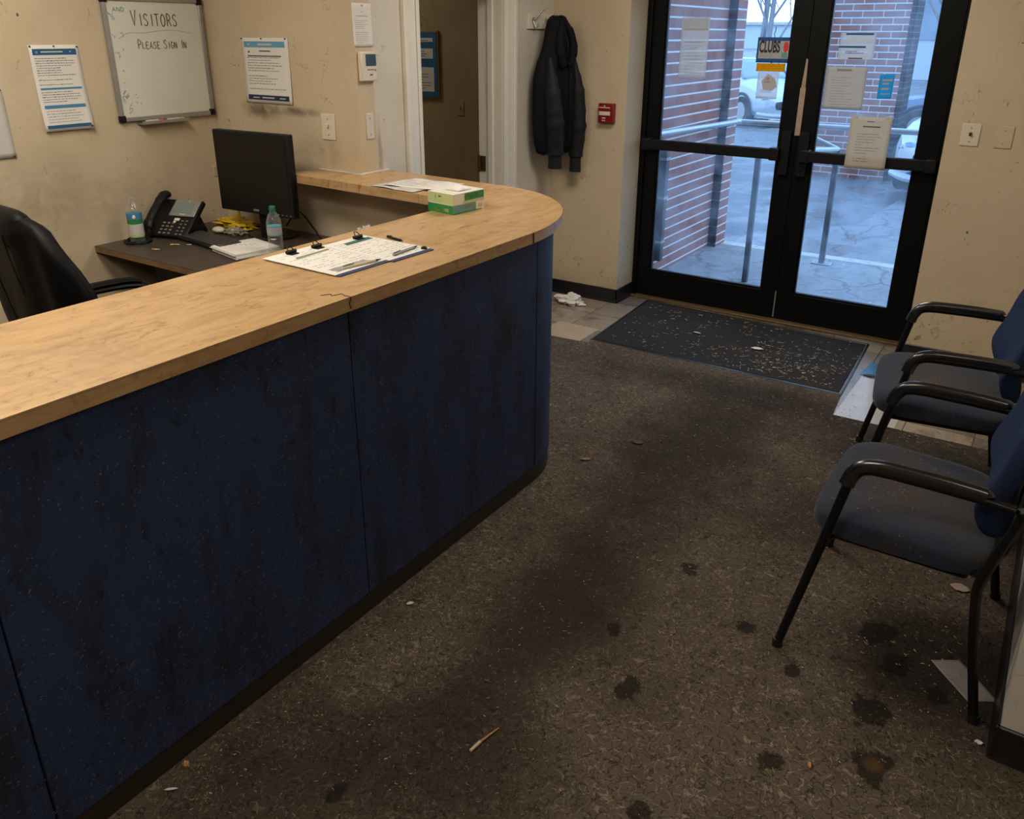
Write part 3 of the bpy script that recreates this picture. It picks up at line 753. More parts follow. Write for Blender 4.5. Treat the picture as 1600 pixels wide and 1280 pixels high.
plate('light_switch', 'dim switch plate inside the room beyond the open doorway', 'light switch', (-3.775, 4.96, 1.29), (1, 0, 0), (0, -1, 0), .065, .10, 'toggle', 'wall_dark')
plate('wall_outlet', 'small outlet box on the wall at the left edge of the monitor', 'outlet', (-4.2, 3.085, 1.035), (0, 1, 0), (1, 0, 0), .022, .06, 'blank', 'wall')
# plates face -Y need u flipped handled by symmetric shapes
th = thing('thermostat', 'white wall thermostat with a grey screen beside the doorway', 'thermostat', (XW, 3.218, 1.575))
MB().box(XW, XW+.028, 3.163, 3.273, 1.575, 1.716).build('body', 'white_plastic', th, bevel=.005)
MB().box(XW+.028, XW+.0295, 3.192, 3.266, 1.648, 1.704).build('screen', 'lcd_dark', th)
mb = MB(); mb.box(XW+.028, XW+.0292, 3.20, 3.25, 1.628, 1.632); mb.box(XW+.028, XW+.030, 3.218, 3.238, 1.603, 1.609); mb.box(XW+.028, XW+.030, 3.256, 3.262, 1.622, 1.632)
mb.build('buttons', 'ink', th)
al = thing('fire_alarm', 'red fire alarm pull station on the wall left of the doors', 'fire alarm', (-2.607, YE, 1.245))
MB().box(-2.664, -2.552, YE-.042, YE, 1.247, 1.373).build('body', 'alarm_red', al, bevel=.005)
MB().box(-2.655, -2.572, YE-.048, YE-.042, 1.296, 1.322).build('pull_handle', 'white_plastic', al, bevel=.003)
mb = MB()
mb.box(-2.658, -2.575, YE-.0432, YE-.042, 1.344, 1.350); mb.box(-2.622, -2.610, YE-.0432, YE-.042, 1.354, 1.361)
mb.box(-2.632, -2.605, YE-.0432, YE-.042, 1.276, 1.284); mb.box(-2.632, -2.605, YE-.0432, YE-.042, 1.260, 1.266)
mb.build('print', 'paper_grey', al, smooth=False)

# blue notice frame in the dim room
bd = thing('notice_board', 'blue framed notice board on the dim wall beyond the doorway', 'notice board', (-4.18, 4.96, 1.36))
MB().box(-4.40, -3.955, 4.94, 4.96, 1.352, 1.822).build('backing', plain('board_tan_edge', lin(120, 104, 60), .5), bd, bevel=.003)
MB().box(-4.385, -3.968, 4.936, 4.941, 1.365, 1.81).build('blue_panel', 'blue_print', bd)
mb = MB(); mb.box(-4.35, -4.0, 4.934, 4.9365, 1.745, 1.772); mb.box(-4.35, -4.0, 4.934, 4.9365, 1.63, 1.70); mb.box(-4.35, -3.995, 4.934, 4.9365, 1.40, 1.57)
mb.build('posted_sheets', 'paper_grey', bd)
rr = random.Random(3); mb = MB()
for z in [1.753, 1.645, 1.66, 1.678, 1.42, 1.44, 1.46, 1.48, 1.50, 1.52, 1.54]:
    mb.box(-4.33, -4.02-rr.random()*.1, 4.9332, 4.9342, z, z+.004)
mb.build('print', 'ink', bd, smooth=False)

# ------------------------------------------------------------------ things taped on the door glass (inside face y = YD-.004)
YG = YD-.0055
U, V = (1, 0, 0), (0, 0, 1)
def glass_sheet(name, label, cat, x0, x1, z0, z1, mat='paper_grey', seed=1, curl=0.0, y=YG, skew=0.0):
    return sheet(name, label, cat, (x0, y, z0), (x1-x0, 0, skew), (0, 0, z1-z0), curl, mat, seed=seed, thick=.0006)
M['thin_paper'] = NT('backlit_paper').m
def backlit(name, col, k):
    m = NT(name); d = m.n('ShaderNodeBsdfDiffuse'); t = m.n('ShaderNodeBsdfTranslucent'); x = m.n('ShaderNodeMixShader')
    c = m.mix(m.noise(6, 4), tuple(v*.94 for v in col), col)
    m.l(c, d.inputs[0]); m.l(c, t.inputs[0]); x.inputs[0].default_value = k
    m.l(d.outputs[0], x.inputs[1]); m.l(t.outputs[0], x.inputs[2]); m.l(x.outputs[0], m.out.inputs[0]); return m.m
M['thin_paper'] = backlit('backlit_paper', lin(222, 218, 214), .42)
M['thin_paper2'] = backlit('backlit_paper_warm', lin(228, 220, 208), .42)
M['thin_blue'] = backlit('backlit_blue', lin(70, 196, 236), .5)
M['thin_border'] = backlit('backlit_blue_border', lin(70, 120, 176), .4)
M['thin_yellow'] = backlit('backlit_yellow', lin(250, 190, 20), .45)
M['thin_white'] = backlit('backlit_white', lin(240, 238, 236), .5)
o, P, S = glass_sheet('door_notice', 'faded paper on the left door glass over the brick wall', 'notice', -2.247, -2.057, 1.535, 1.905, 'film', 11)
P().lines(.15, .9, .06, .62, 10, .008, gap=.1).band(.1, .95, .80, .808).band(.1, .9, .60, .606).band(.35, .65, .5, .508).done('print', 'ink_light')
P().band(.05, .95, .78, .98, .0004).done('top_strip', 'thin_paper')
o, P, S = glass_sheet('club_card', 'card reading CLUBS with a blue border on the left door', 'sign', -1.735, -1.528, 1.640, 1.787, 'thin_border', 12)
P().band(.05, .97, .16, .86, .0008).done('card_face', 'thin_white')
P().text('CLUBS', .094, .375, .61, .0018, .47, .0030).done('lettering', 'ink_black')
P().lines(.1, .72, .2, .40, 3, .02, gap=0).done('print', 'ink_light')
mb = MB(); pts = [(S(.86, .62) + Vector((.015*math.cos(t), 0, .031*math.sin(t)))) for t in [2*PI*k/20 for k in range(20)]]
mb.bm.faces.new([mb.bm.verts.new(p+Vector((0, -.0020, 0))) for p in pts]); mb.build('red_emblem', 'red_print', o, smooth=False)
P().band(.76, .92, .20, .40, .0016).done('teal_emblem', 'teal')
MB().tube([S(.5, 1.0, .001), S(.47, 1.12, .001), S(.5, 1.25, .001), S(.5, 1.42, .001)], .0022, 6).build('hanger', 'navy_print', o)
o, P, S = glass_sheet('yellow_tag', 'yellow strip stuck under the CLUBS card', 'sign', -1.727, -1.548, 1.588, 1.637, 'thin_yellow', 13)
P().lines(.2, .95, .25, .8, 2, .08, gap=0).done('print', plain('ochre_ink', lin(180, 130, 20), .6))
mb = MB().cyl((-1.635, YG-.001, 1.642), (-1.635, YG-.006, 1.642), .005); mb.build('pin', 'ink_black', o)
o, P, S = glass_sheet('paper_tag', 'pale tag with a drawn crest below the yellow strip', 'sign', -1.712, -1.580, 1.425, 1.585, 'film', 14)
mb = MB(); mb.prism([(-1.685, 1.53), (-1.648, 1.575), (-1.60, 1.545), (-1.585, 1.50), (-1.615, 1.475), (-1.668, 1.478)], YG-.0035, YG-.0025, tf=lambda x, z, y: (x, y, z)); mb.build('crest', 'thin_paper', o)
P().lines(.15, .9, .22, .36, 3, .02, gap=0).band(.44, .56, .72, .80, .0035).band(.36, .62, .62, .65, .0035).done('print', 'ink_light')
P().band(.02, .6, .02, .08, .001).done('orange_strip', 'thin_paper2')
o, P, S = glass_sheet('window_sticker', 'small decal of dark lines high on the right door glass', 'sticker', -1.245, -1.045, 1.665, 1.815, 'film', 15)
P().band(.15, .92, .91, .98).band(.0, .75, .44, .51).done('dark_print', 'blue_print')
P().band(.2, .85, .62, .82, .0006).band(.08, .9, .02, .10, .0006).done('pale_patch', 'thin_white')
P().lines(.2, .9, .22, .34, 2, .03, gap=0).band(.3, .7, .03, .08, .0012).done('print', 'ink')
o, P, S = glass_sheet('door_notice', 'white notice over the brick pier on the right door glass', 'notice', -1.296, -1.065, 1.385, 1.625, 'thin_paper', 16)
P().lines(.15, .85, .08, .78, 11, .010, gap=.12).band(.25, .62, .90, .95).done('print', 'ink_light')
o, P, S = glass_sheet('window_sticker', 'bright blue sticker with white marks on the right door', 'sticker', -.992, -.912, 1.452, 1.588, 'thin_blue', 17, skew=.004)
P().band(.2, .92, .72, .80).band(.25, .7, .58, .66).band(.22, .72, .36, .46).band(.2, .86, .18, .22).done('white_marks', 'thin_paper2')
# the lower notice hangs over the panic bar
o, P, S = sheet('door_notice', 'cream creased notice hanging over the panic bar of the right door', 'notice', (-1.093, YD-.118, 1.058), (.228, 0, .002), (0, .002, .300), .0, 'thin_paper2', seed=18, wave=.004, thick=.0008)
P().lines(.2, .85, .12, .70, 11, .009, gap=.12).band(.40, .58, .90, .915).band(.32, .74, .80, .825).done('print', 'ink')
mb = MB()
for a in (.12, .88): mb.box(S(a, 1).x-.012, S(a, 1).x+.012, YD-.119, YG, 1.345, 1.362)
mb.build('tape', 'film', o)

# ------------------------------------------------------------------ coat on its hook
hk = thing('coat_hook', 'chrome double coat hook on a white board by the coat', 'coat hook', (XW, 4.79, 1.83))
MB().box(XW, XW+.016, 4.725, 5.03, 1.832, 1.922).build('backboard', 'trim', hk, bevel=.002)
mb = MB(); mb.cyl((XW+.016, 4.775, 1.885), (XW+.022, 4.775, 1.885), .016)
mb.tube(catmull([(XW+.02, 4.775, 1.885), (XW+.045, 4.785, 1.905), (XW+.075, 4.80, 1.945)], 5), .005); mb.blob((XW+.077, 4.801, 1.949), (.008, .008, .008), 8)
mb.tube(catmull([(XW+.02, 4.775, 1.88), (XW+.035, 4.777, 1.85), (XW+.05, 4.78, 1.845), (XW+.055, 4.782, 1.862)], 5), .005)
mb.build('hook', 'steel', hk)
mb = MB(); mb.cyl((XW+.016, 4.935, 1.885), (XW+.022, 4.935, 1.885), .016); mb.tube(catmull([(XW+.02, 4.935, 1.885), (XW+.05, 4.93, 1.89), (XW+.10, 4.925, 1.905)], 5), .005); mb.build('hook', 'steel', hk)
ct = thing('coat', 'black hooded jacket hanging by its collar beside the doorway', 'coat', (XW, 4.95, .88))
# local frame: s runs sideways along the coat, d stands off the wall corner
CL, CD, CO = Vector((.30, .954, 0)).normalized(), Vector((.954, -.30, 0)).normalized(), Vector((-2.915, 4.875, 0))
def cw(s_, d_, z): 
    p = CO+CL*s_+CD*d_+Vector((0, 0, z)); p.x = max(p.x, XW+.012); p.y = min(p.y, YE-.006); return p
secs = [(1.912, .010, .02, .03), (1.902, .008, .055, .05), (1.875, .006, .078, .062), (1.81, .012, .098, .07), (1.75, .014, .112, .075), (1.69, .012, .132, .08), (1.62, .004, .160, .085), (1.54, -.002, .176, .09),
        (1.44, -.004, .182, .09), (1.30, -.002, .186, .09), (1.18, .0, .182, .085), (1.10, .004, .172, .075), (1.055, .006, .160, .06), (1.04, .006, .12, .03)]
def coat_surf(u, v):
    t = v*(len(secs)-1); i = min(int(t), len(secs)-2); f = t-i
    a = [secs[i][k]*(1-f)+secs[i+1][k]*f for k in range(4)]
    th = 2*PI*u; cy, cx = math.cos(th), math.sin(th)
    fold = 1 + .20*math.sin(th*6+v*3)*min(1, v*2.2) + .06*math.sin(th*11-v*6)*v + .10*mnoise.noise(Vector((cy*2, cx*2, v*5)))
    return cw(a[1]+a[2]*cy*(.94+.06*fold), a[3]*cx*fold, a[0]+.012*mnoise.noise(Vector((cy*3, cx*3, v*3))))
MB().grid(84, 44, coat_surf, True).build('shell', 'coat', ct)
mb = MB()
for k in (-1, 1):
    mb.tube(catmull([cw(.01, .045, 1.895), cw(.01+k*.035, .072, 1.83), cw(.012+k*.058, .085, 1.74), cw(.012+k*.050, .09, 1.66), cw(.012+k*.02, .09, 1.60)], 6), [.018]*6+[.026]*6+[.030]*6+[.026]*6+[.012], 12)
mb.build('hood', 'coat', ct)
for path, rr_, cz in (([(-.100, .050, 1.66), (-.098, .078, 1.45), (-.080, .085, 1.25), (-.062, .082, 1.05)], [.018, .058, .070, .058], .955),
                      ([(.108, .045, 1.66), (.132, .070, 1.45), (.140, .078, 1.22), (.132, .075, 1.02)], [.018, .052, .062, .050], .915)):
    pts = catmull([cw(*q) for q in path], 7); N = len(pts); rs = []
    for i in range(N):
        t = i/(N-1)*(len(rr_)-1); j = min(int(t), len(rr_)-2); f = t-j
        rs.append((rr_[j]*(1-f)+rr_[j+1]*f)*(1+.05*math.sin(i*1.9)+.03*math.sin(i*3.7)))
    s_ = MB().tube(pts, rs, 18, flat=(.8, 1.0)).build('sleeve', 'coat_blue', ct)
    e = Vector(pts[-1]); MB().tube([e+Vector((0, 0, .012)), e-Vector((0, 0, .03)), Vector((e.x, e.y, cz))], [rr_[-1]*.84, rr_[-1]*.80, rr_[-1]*.84], 18, flat=(.8, 1.0)).build('cuff', 'rib', s_)
MB().tube(catmull([cw(.0, .10, 1.78), cw(.03, .105, 1.62), cw(.036, .105, 1.45), cw(.04, .10, 1.2), cw(.04, .075, 1.06)], 6), .0035, 6).build('zip', 'black_gloss', ct)

# ------------------------------------------------------------------ reception counter
XC, ZT = -1.618, 1.11
def arc(cx, cy, rx, ry, a0, a1, n): return [(cx+rx*math.cos(a0+(a1-a0)*i/n), cy+ry*math.sin(a0+(a1-a0)*i/n)) for i in range(n+1)]
rc = thing('reception_counter', 'long scuffed navy reception counter with a rounded end', 'reception counter', (-1.75, 1.2, 0))
cx0, cy0 = XC-.5, 2.60
def strip(path, t, z0, z1, name, mat, bevel=.0015):
    """a panel of thickness t following a plan path; the path is the outer face and the thickness goes to its left"""
    P = [Vector((x, y, 0)) for x, y in path]; inn = []
    for i in range(len(P)):
        d = (P[min(i+1, len(P)-1)]-P[max(i-1, 0)]).normalized(); inn.append(P[i]+Vector((-d.y, d.x, 0))*t)
    mb = MB()
    ring = lambda p, q: [mb.bm.verts.new(p+Vector((0, 0, z0))), mb.bm.verts.new(p+Vector((0, 0, z1))), mb.bm.verts.new(q+Vector((0, 0, z1))), mb.bm.verts.new(q+Vector((0, 0, z0)))]
    rs = [ring(p, q) for p, q in zip(P, inn)]
    for a, b in zip(rs, rs[1:]):
        for k in range(4): mb.bm.faces.new((a[k], a[(k+1) % 4], b[(k+1) % 4], b[k]))
    mb.bm.faces.new(rs[0]); mb.bm.faces.new(rs[-1][::-1])
    return mb.build(name, mat, rc, bevel=bevel)
G = .0025
for y0, y1 in ((-1.6, .535), (.535, 1.575), (1.575, cy0)):
    o = MB().box(XC-.02, XC, y0+G, y1-G, .072, ZT-.042).build('front_panel', 'navy_panel', rc, bevel=.0015)
crv = arc(cx0, cy0+G, XC-cx0, .45, 0, PI/2, 26)
strip(crv, .02, .072, ZT-.042, 'curved_panel', 'navy_panel')
strip([(cx0-.004, cy0+.45), (-2.42, 3.19), (-3.05, 3.24)], .02, .0, ZT-.042, 'end_panel', 'navy_panel')
strip([(XC-.002, -1.6), (XC-.002, cy0)] + arc(cx0, cy0, XC-.002-cx0, .448, 0.02, PI/2, 24), .012, 0, .072, 'toe_kick', 'kick')
strip([(XC-.03, -1.6), (XC-.03, cy0)] + arc(cx0, cy0, XC-.03-cx0, .42, 0.02, PI/2, 24) + [(-2.41, 3.165), (-2.44, 3.17)], .03, .0, ZT-.045, 'core', 'black_plastic', 0)
MB().box(-3.05, -2.42, 3.13, 3.16, 0, ZT-.043).build('knee_wall', 'wall_back', rc)
MB().box(-2.10, -2.07, -1.6, 2.86, .0, ZT-.043).build('inner_panel', 'desk', rc)

rf = random.Random(77); mb = MB()
def fleck(y, z, L, w, a):
    u, v = Vector((0, math.cos(a), math.sin(a))), Vector((0, -math.sin(a), math.cos(a))); c = Vector((XC+.0004, y, z)); bd = rf.uniform(-.2, .2)
    row = [(c+u*L*(t-.5)+v*(bd*L*(t-.5)**2), w*(1-1.2*abs(t-.5))) for t in (0, .5, 1)]
    vs = [(mb.bm.verts.new(p+v*q), mb.bm.verts.new(p-v*q)) for p, q in row]
    for (a_, b_), (c_, d_) in zip(vs, vs[1:]): mb.bm.faces.new((a_, b_, d_, c_))
for k in range(1500):
    z = .085+.95*rf.random()**(2.6 if k % 3 else 1.0); y = rf.uniform(.2, 2.59)
    fleck(y, z, rf.uniform(.002, .009)*(.6+rf.random()), rf.uniform(.0005, .0013), rf.gauss(.75, .5))
for y, z, n in ((1.95, .50, 26), (2.05, .62, 24), (2.3, .55, 24), (1.15, .45, 30), (.95, .62, 20), (2.2, .80, 16)):
    for k in range(n): fleck(y+rf.gauss(0, .07), z+rf.gauss(0, .06), rf.uniform(.003, .012), rf.uniform(.0005, .0011), rf.gauss(.9, .5))
o = mb.build('splash_flecks', plain('dried_fleck', lin(136, 118, 96), .7, var=.6, scale=30), rc, smooth=False); o['kind'] = 'stuff'

outer = [(-1.592, -1.6), (-1.592, 2.46)] + arc(-2.30, 2.50, .708, .80, .02, PI/2, 28)
poly = outer + [(-3.048, 3.352), (-3.048, 3.148), (-3.36, 3.148), (-3.40, 3.09), (-3.41, 3.02), (-3.385, 2.965), (-3.335, 2.945), (-2.25, 2.868), (-2.19, 2.85), (-2.162, 2.80), (-2.162, -1.6)]
tp = thing('countertop', 'worn tan countertop running along and round the reception counter', 'countertop', (-1.9, 1.2, ZT-.042))
MB().prism(poly, ZT-.004, ZT).build('top_sheet', 'top', tp)
inset = [(x-.0006*(1 if x > -2.3 else 0), y) for x, y in poly]
MB().prism(inset, ZT-.042, ZT-.004).build('wood_edge', 'top_edge', tp)
mb = MB(); mb.box(-3.37, -3.05, 3.142, 3.15, ZT, ZT+.006); mb.box(-3.05, -3.042, 3.142, 3.35, ZT, ZT+.006); mb.build('caulk_line', 'trim', tp, bevel=.002)
# the crack and seam by the middle panel
mb = MB()
mb.tube(catmull([(-1.668, 1.522, ZT), (-1.654, 1.546, ZT+.0002), (-1.640, 1.540, ZT), (-1.630, 1.566, ZT), (-1.612, 1.560, ZT), (-1.595, 1.562, ZT), (-1.5915, 1.563, ZT-.004), (-1.5915, 1.557, ZT-.020), (-1.5915, 1.562, ZT-.034)], 5), .0016, 5)
mb.build('crack', plain('dark_crack', lin(40, 24, 12), .9), tp)
mb = MB(); mb.box(-1.5925, -1.5905, 2.525, 2.53, ZT-.04, ZT-.002); mb.build('edge_seam', plain('edge_gap', lin(60, 40, 22), .9), tp)

# clipboards with sign-in sheets, pens
def board(name, label, x0, x1, y0, y1, rz, z, mat='paper', n=12, seed=1, inkn=14):
    t = thing(name, label, 'clipboard', ((x0+x1)/2, (y0+y1)/2, z), rz)
    w, h = (x1-x0)/2, (y1-y0)/2
    MB().box(-w, w, -h, h, 0, .004).build('backing', 'denim', t, local=True, bevel=.0015)
    MB().box(-w-.006, w-.012, -h-.006, h-.004, .004, .007).build('paper', mat, t, local=True, bevel=.0006)
    r = random.Random(seed); mb = MB()
    for i in range(inkn):
        x = w*.88-(2*w*.86)*(i+.5)/inkn; y = -h*.85
        while y < h*.85:
            L = r.uniform(.008, .03)
            if r.random() > .3: mb.box(x-.0012, x+.0012, y, min(h*.88, y+L), .007, .0074)
            y += L+.006
    mb.build('print', 'ink_light', t, local=True, smooth=False)
    return t
c1 = board('clipboard', 'clipboard of sign-in sheets nearer the viewer with the blue edge showing', -2.10, -1.755, 1.69, 1.91, -.02, ZT, seed=2)
c2 = board('clipboard', 'clipboard of sign-in sheets beside the loose black pen', -2.065, -1.735, 1.915, 2.115, -.03, ZT, seed=7)
def clip(t, pts, mat='black_plastic'):
    for x, y in pts:
        mb = MB(); mb.tube([(x, y-.02, .014), (x, y+.02, .014)], .006, 10); mb.box(x-.004, x+.022, y-.016, y+.016, .006, .010)
        mb.tube([(x, y-.012, .018), (x-.012, y-.006, .03), (x-.012, y+.006, .03), (x, y+.012, .018)], .0018, 6)
        mb.build('clip', mat, t, local=True)
clip(c1, [(-.150, -.02), (-.142, .085)]); clip(c2, [(-.146, .045)])
# dark masthead smears and green photo on the sheets
def inkpatch(t, pts, mat):
    mb = MB(); mb.prism(pts, .0071, .0077); mb.build('picture', mat, t, local=True)
inkpatch(c1, [(-.095, -.05), (-.075, -.06), (-.085, .09), (-.10, .095)], plain('grey_green_picture', lin(130, 140, 120), .6))
inkpatch(c1, [(.10, -.09), (.14, -.085), (.125, .07), (.105, .06)], 'ink_light')
inkpatch(c2, [(-.13, -.04), (-.10, -.05), (-.105, .08), (-.135, .085)], plain('teal_picture', lin(60, 104, 92), .6))
def pen(name, label, p0, p1, body, tip, r=.0045):
    p0, p1 = Vector(p0), Vector(p1); t = thing(name, label, 'pen', ((p0.x+p1.x)/2, (p0.y+p1.y)/2, min(p0.z, p1.z)-r))
    d = p1-p0
    MB().tube([p0, p0+d*.85], r, 10).build('barrel', body, t)
    MB().tube([p0+d*.85, p1], [r, r*.25], 10).build('tip', tip, t)
    MB().tube([p0+d*.02+Vector((0, 0, r)), p0+d*.3+Vector((0, 0, r*1.5))], r*.3, 6).build('clip', tip, t)
pen('pen', 'black pen lying on the countertop beyond the clipboards', (-1.985, 2.155, ZT+.005), (-1.895, 2.135, ZT+.005), 'black_plastic', 'black_gloss')
pen('pen', 'white pen along the blue edge of the nearer clipboard', (-1.795, 1.735, ZT+.012), (-1.77, 1.885, ZT+.012), 'white_plastic', 'black_plastic')
pen('pen', 'grey pen with a red band on the farther clipboard', (-1.775, 1.95, ZT+.012), (-1.785, 2.085, ZT+.012), 'silver', 'black_plastic')
o = MB().lathe([(.0, 0), (.011, 0), (.011, .004), (.007, .007), (0, .007)], (-1.755, 2.085, ZT+.0075), 16).build('button_cap', 'black_plastic')
tag(o, 'small black round cap at the corner of the farther clipboard', 'cap')

# loose papers on the return, tissue boxes
for lab, org, u, v, sd, m_ in (('rumpled white sheet lying on top behind the tissue boxes', (-2.73, 2.945, ZT+.006), (.30, .02, 0), (.02, .225, 0), 21, 'paper'),
                          ('lower white sheet peeking from under the rumpled one behind the tissue boxes', (-2.78, 2.915, ZT+.001), (.29, -.025, 0), (.02, .21, 0), 22, 'paper_grey')):
    o, P, S = sheet('loose_paper', lab, 'paper', org, u, v, 0, m_, seed=sd, wave=.009)
    P().lines(.1, .9, .1, .9, 14, .012).done('print', 'ink_light')
bx, by, bz = -2.178, 2.625, ZT
ub, vb = Vector((.148, -.020, 0)), Vector((.018, .192, 0))
def carton(label, z, h, cols, top=True):
    t = thing('tissue_box', label, 'tissue box', (bx+.083, by+.086, z))
    def W(a, b, zz): return Vector((bx, by, 0))+ub*a+vb*b+Vector((0, 0, z+zz))
    mb = MB(); v = [mb.bm.verts.new(W(a, b, c)) for a in (0, 1) for b in (0, 1) for c in (0, h)]
    for f in ((0,1,3,2), (4,6,7,5), (0,4,5,1), (2,3,7,6), (0,2,6,4), (1,5,7,3)): mb.bm.faces.new([v[i] for i in f])
    mb.build('carton', cols[0], t, bevel=.001)
    for nm, face, a0, a1, c0, c1, m_ in cols[1]:
        mb = MB(); n = Vector((0, 0, 1))
        e = .0008
        q = [(a0, c0), (a1, c0), (a1, c1), (a0, c1)]
        pts = [W(a, -e/.19, c*h) if face == 'f' else W(1+e/.15, a, c*h) if face == 'r' else W(a, c, h+e) for a, c in q]
        mb.bm.faces.new([mb.bm.verts.new(p) for p in pts]); mb.build(nm, m_, t, smooth=False)
    return t, W
carton('lower tissue box with a solid green front, under another', bz, .036, ('carton_white', [('green_face', 'f', 0, 1, 0, 1, 'green'), ('teal_face', 'r', 0, .72, 0, 1, 'teal'), ('print', 'f', .3, .48, .25, .55, 'yellow_bag'),
    ('print', 'f', .55, .82, .2, .6, 'green_pale'), ('swoosh', 'r', .3, .66, .45, .85, 'carton_white'), ('print', 'r', .8, .93, .35, .75, 'gold_scrap'), ('base_band', 'r', 0, .9, 0, .1, 'green')]))
t, W = carton('upper tissue box, pale green with a torn oval opening', bz+.0365, .046, ('carton_white', [('pale_face', 'f', 0, 1, .12, 1, 'green_pale'), ('dark_panel', 'r', .36, .98, .28, .92, 'green'), ('stripe', 'r', .3, 1, .10, .22, 'green_pale'),
    ('print', 'f', .42, .53, .62, .76, 'ink'), ('print', 'f', .3, .32, .4, .8, 'green'), ('print', 'r', .70, .92, .55, .72, 'carton_white'), ('print', 'r', .44, .6, .4, .58, 'green_pale'), ('opening', 't', .28, .72, .32, .68, 'green_pale')]))
mb = MB(); mb.grid(8, 8, lambda a, b: W(.3+.5*a, .35+.4*b, .046+.018*math.sin(PI*a)*math.sin(PI*b)+.006*mnoise.noise(Vector((a*4, b*4, 1)))+.002)).build('tissue', 'tissue', t, solid=.0008)

# ------------------------------------------------------------------ desk and what is on it
ZD = .745
dk = thing('desk', 'dark grimy desk with a worn front edge under the monitor', 'desk', (-3.2, 2.7, 0))
MB().box(-4.195, -2.13, 2.275, 3.135, ZD-.004, ZD).build('desktop', 'desk', dk)
MB().box(-4.195, -2.13, 2.275, 3.135, ZD-.034, ZD-.004).build('edge', 'desk_edge', dk, bevel=.002)
mb = MB(); mb.box(-3.97, -3.55, 2.46, 3.10, .0, ZD-.034); mb.build('pedestal', 'black_plastic', dk, bevel=.004)
MB().box(-2.20, -2.16, 2.34, 3.10, .0, ZD-.034).build('side_panel', 'black_plastic', dk)
MB().box(-3.55, -2.2, 3.05, 3.08, .2, ZD-.034).build('modesty_panel', 'black_plastic', dk)

mn = thing('monitor', 'black flat computer monitor on the desk, screen dark', 'monitor', (-3.64, 2.98, ZD))
mt = Matrix.Translation((-3.610, 2.90, 0)) @ Matrix.Rotation(math.radians(3), 4, 'Z')
MB().box(-.282, .282, -.012, .030, .880, 1.316, mt).build('bezel', 'black_plastic', mn, bevel=.006)
MB().box(-.258, .258, -.0135, -.011, .922, 1.292, mt).build('screen', 'screen', mn)
MB().box(-.20, .20, .03, .06, .95, 1.22, mt).build('rear_shell', 'black_plastic', mn, bevel=.012)
MB().box(-.022, .018, -.0132, -.011, .896, .906, mt).build('badge', 'silver', mn)
mb = MB()
for x in (.16, .19, .22, .25): mb.box(x, x+.012, -.0128, -.0115, .892, .896, mt)
mb.build('buttons', 'silver', mn)
mb = MB(); mb.box(-.035, .035, .030, .060, ZD+.01, 1.0, mt); mb.build('stand', 'black_plastic', mn, bevel=.005)
MB().lathe([(0, 0), (.150, 0), (.155, .006), (.150, .012), (.04, .018), (0, .018)], (0, 0, 0), 32, Matrix.Translation((-3.60, 2.975, ZD)) @ Matrix.Diagonal((1, .78, 1, 1))).build('base', 'black_gloss', mn)

# keyboard
kb = thing('keyboard', 'black keyboard lying between the phone and the papers', 'keyboard', (-3.725, 2.655, ZD), math.radians(-7))
MB().prism([(-.215, -.075), (.215, -.075), (.215, .075), (-.215, .075)], .004, .022).build('case', 'black_plastic', kb, local=True, bevel=.006)
MB().box(-.20, .20, -.062, .062, 0, .005).build('feet', 'rubber', kb, local=True)
mb = MB()
for r_ in range(6):
    n = 19; x = -.203
    for k in range(n):
        w = .0205
        if r_ == 0 and 5 <= k <= 10:
            if k > 5: x += w+.0009; continue
            mb.box(x, x+w*6, -.062, -.044, .022, .029); x += w+.0009; continue
        mb.box(x+.001, x+w-.001, -.062+r_*.021, -.044+r_*.021, .022, .029+.001*r_); x += w+.0009
mb.build('keys', plain('worn_black_keys', (.045, .042, .040), .45, var=.5, scale=60), kb, local=True, bevel=.0015)

# desk phone
ph = thing('desk_phone', 'black office desk phone with a grey screen by the keyboard', 'telephone', (-4.045, 2.665, ZD), math.radians(17))
tilt = math.radians(40)
ph.scale = (1.09, 1.09, 1.09)
pm = Matrix.Translation((0, -.085, .018)) @ Matrix.Rotation(tilt, 4, 'X')
MB().box(-.125, .125, 0, .235, -.028, 0, pm).build('body', 'black_plastic', ph, local=True, bevel=.008, segs=3)
mb = MB(); mb.prism([(-.06, 0), (.115, 0), (.115, .012), (.06, .115), (.035, .115), (-.06, .01)], -.11, .11, tf=lambda a, b, c: (c, a, b)); mb.build('foot_stand', 'black_plastic', ph, local=True, bevel=.004)
MB().box(-.035, .118, .125, .228, 0, .006, pm).build('screen_surround', 'silver', ph, local=True, bevel=.003)
MB().box(-.012, .085, .145, .210, .006, .0072, pm).build('screen', 'lcd', ph, local=True)
mb = MB(); rr = random.Random(2)
for r_ in range(4):
    for k in range(3): mb.box(-.045+k*.027, -.030+k*.027, .012+r_*.021, .022+r_*.021, 0, .0035, pm)
for r_ in range(5):
    for k in range(2): mb.box(.055+k*.026, .068+k*.026, .010+r_*.021, .018+r_*.021, 0, .0035, pm)
mb.build('keypad', plain('worn_phone_keys', lin(120, 110, 96), .5, var=.5, scale=80), ph, local=True, bevel=.001)
mb = MB(); mb.box(.012, .042, .096, .112, 0, .005, pm); mb.box(.012, .026, .084, .094, 0, .004, pm); mb.box(.03, .06, .132, .138, .006, .008, pm); mb.box(.045, .056, .218, .223, .006, .0075, pm)
mb.build('soft_keys', 'white_plastic', ph, local=True, bevel=.001)
hp = [pm @ Vector((-.088, y, z)) for y, z in ((.000, .020), (.02, .034), (.06, .046), (.12, .050), (.18, .048), (.222, .040), (.245, .024))]
MB().tube(catmull(hp, 5), [.020]*5+[.025]*5+[.020]*5+[.019]*5+[.022]*5+[.026]*5+[.018], 14, flat=(.75, 1.15)).build('handset', 'black_plastic', ph, local=True)
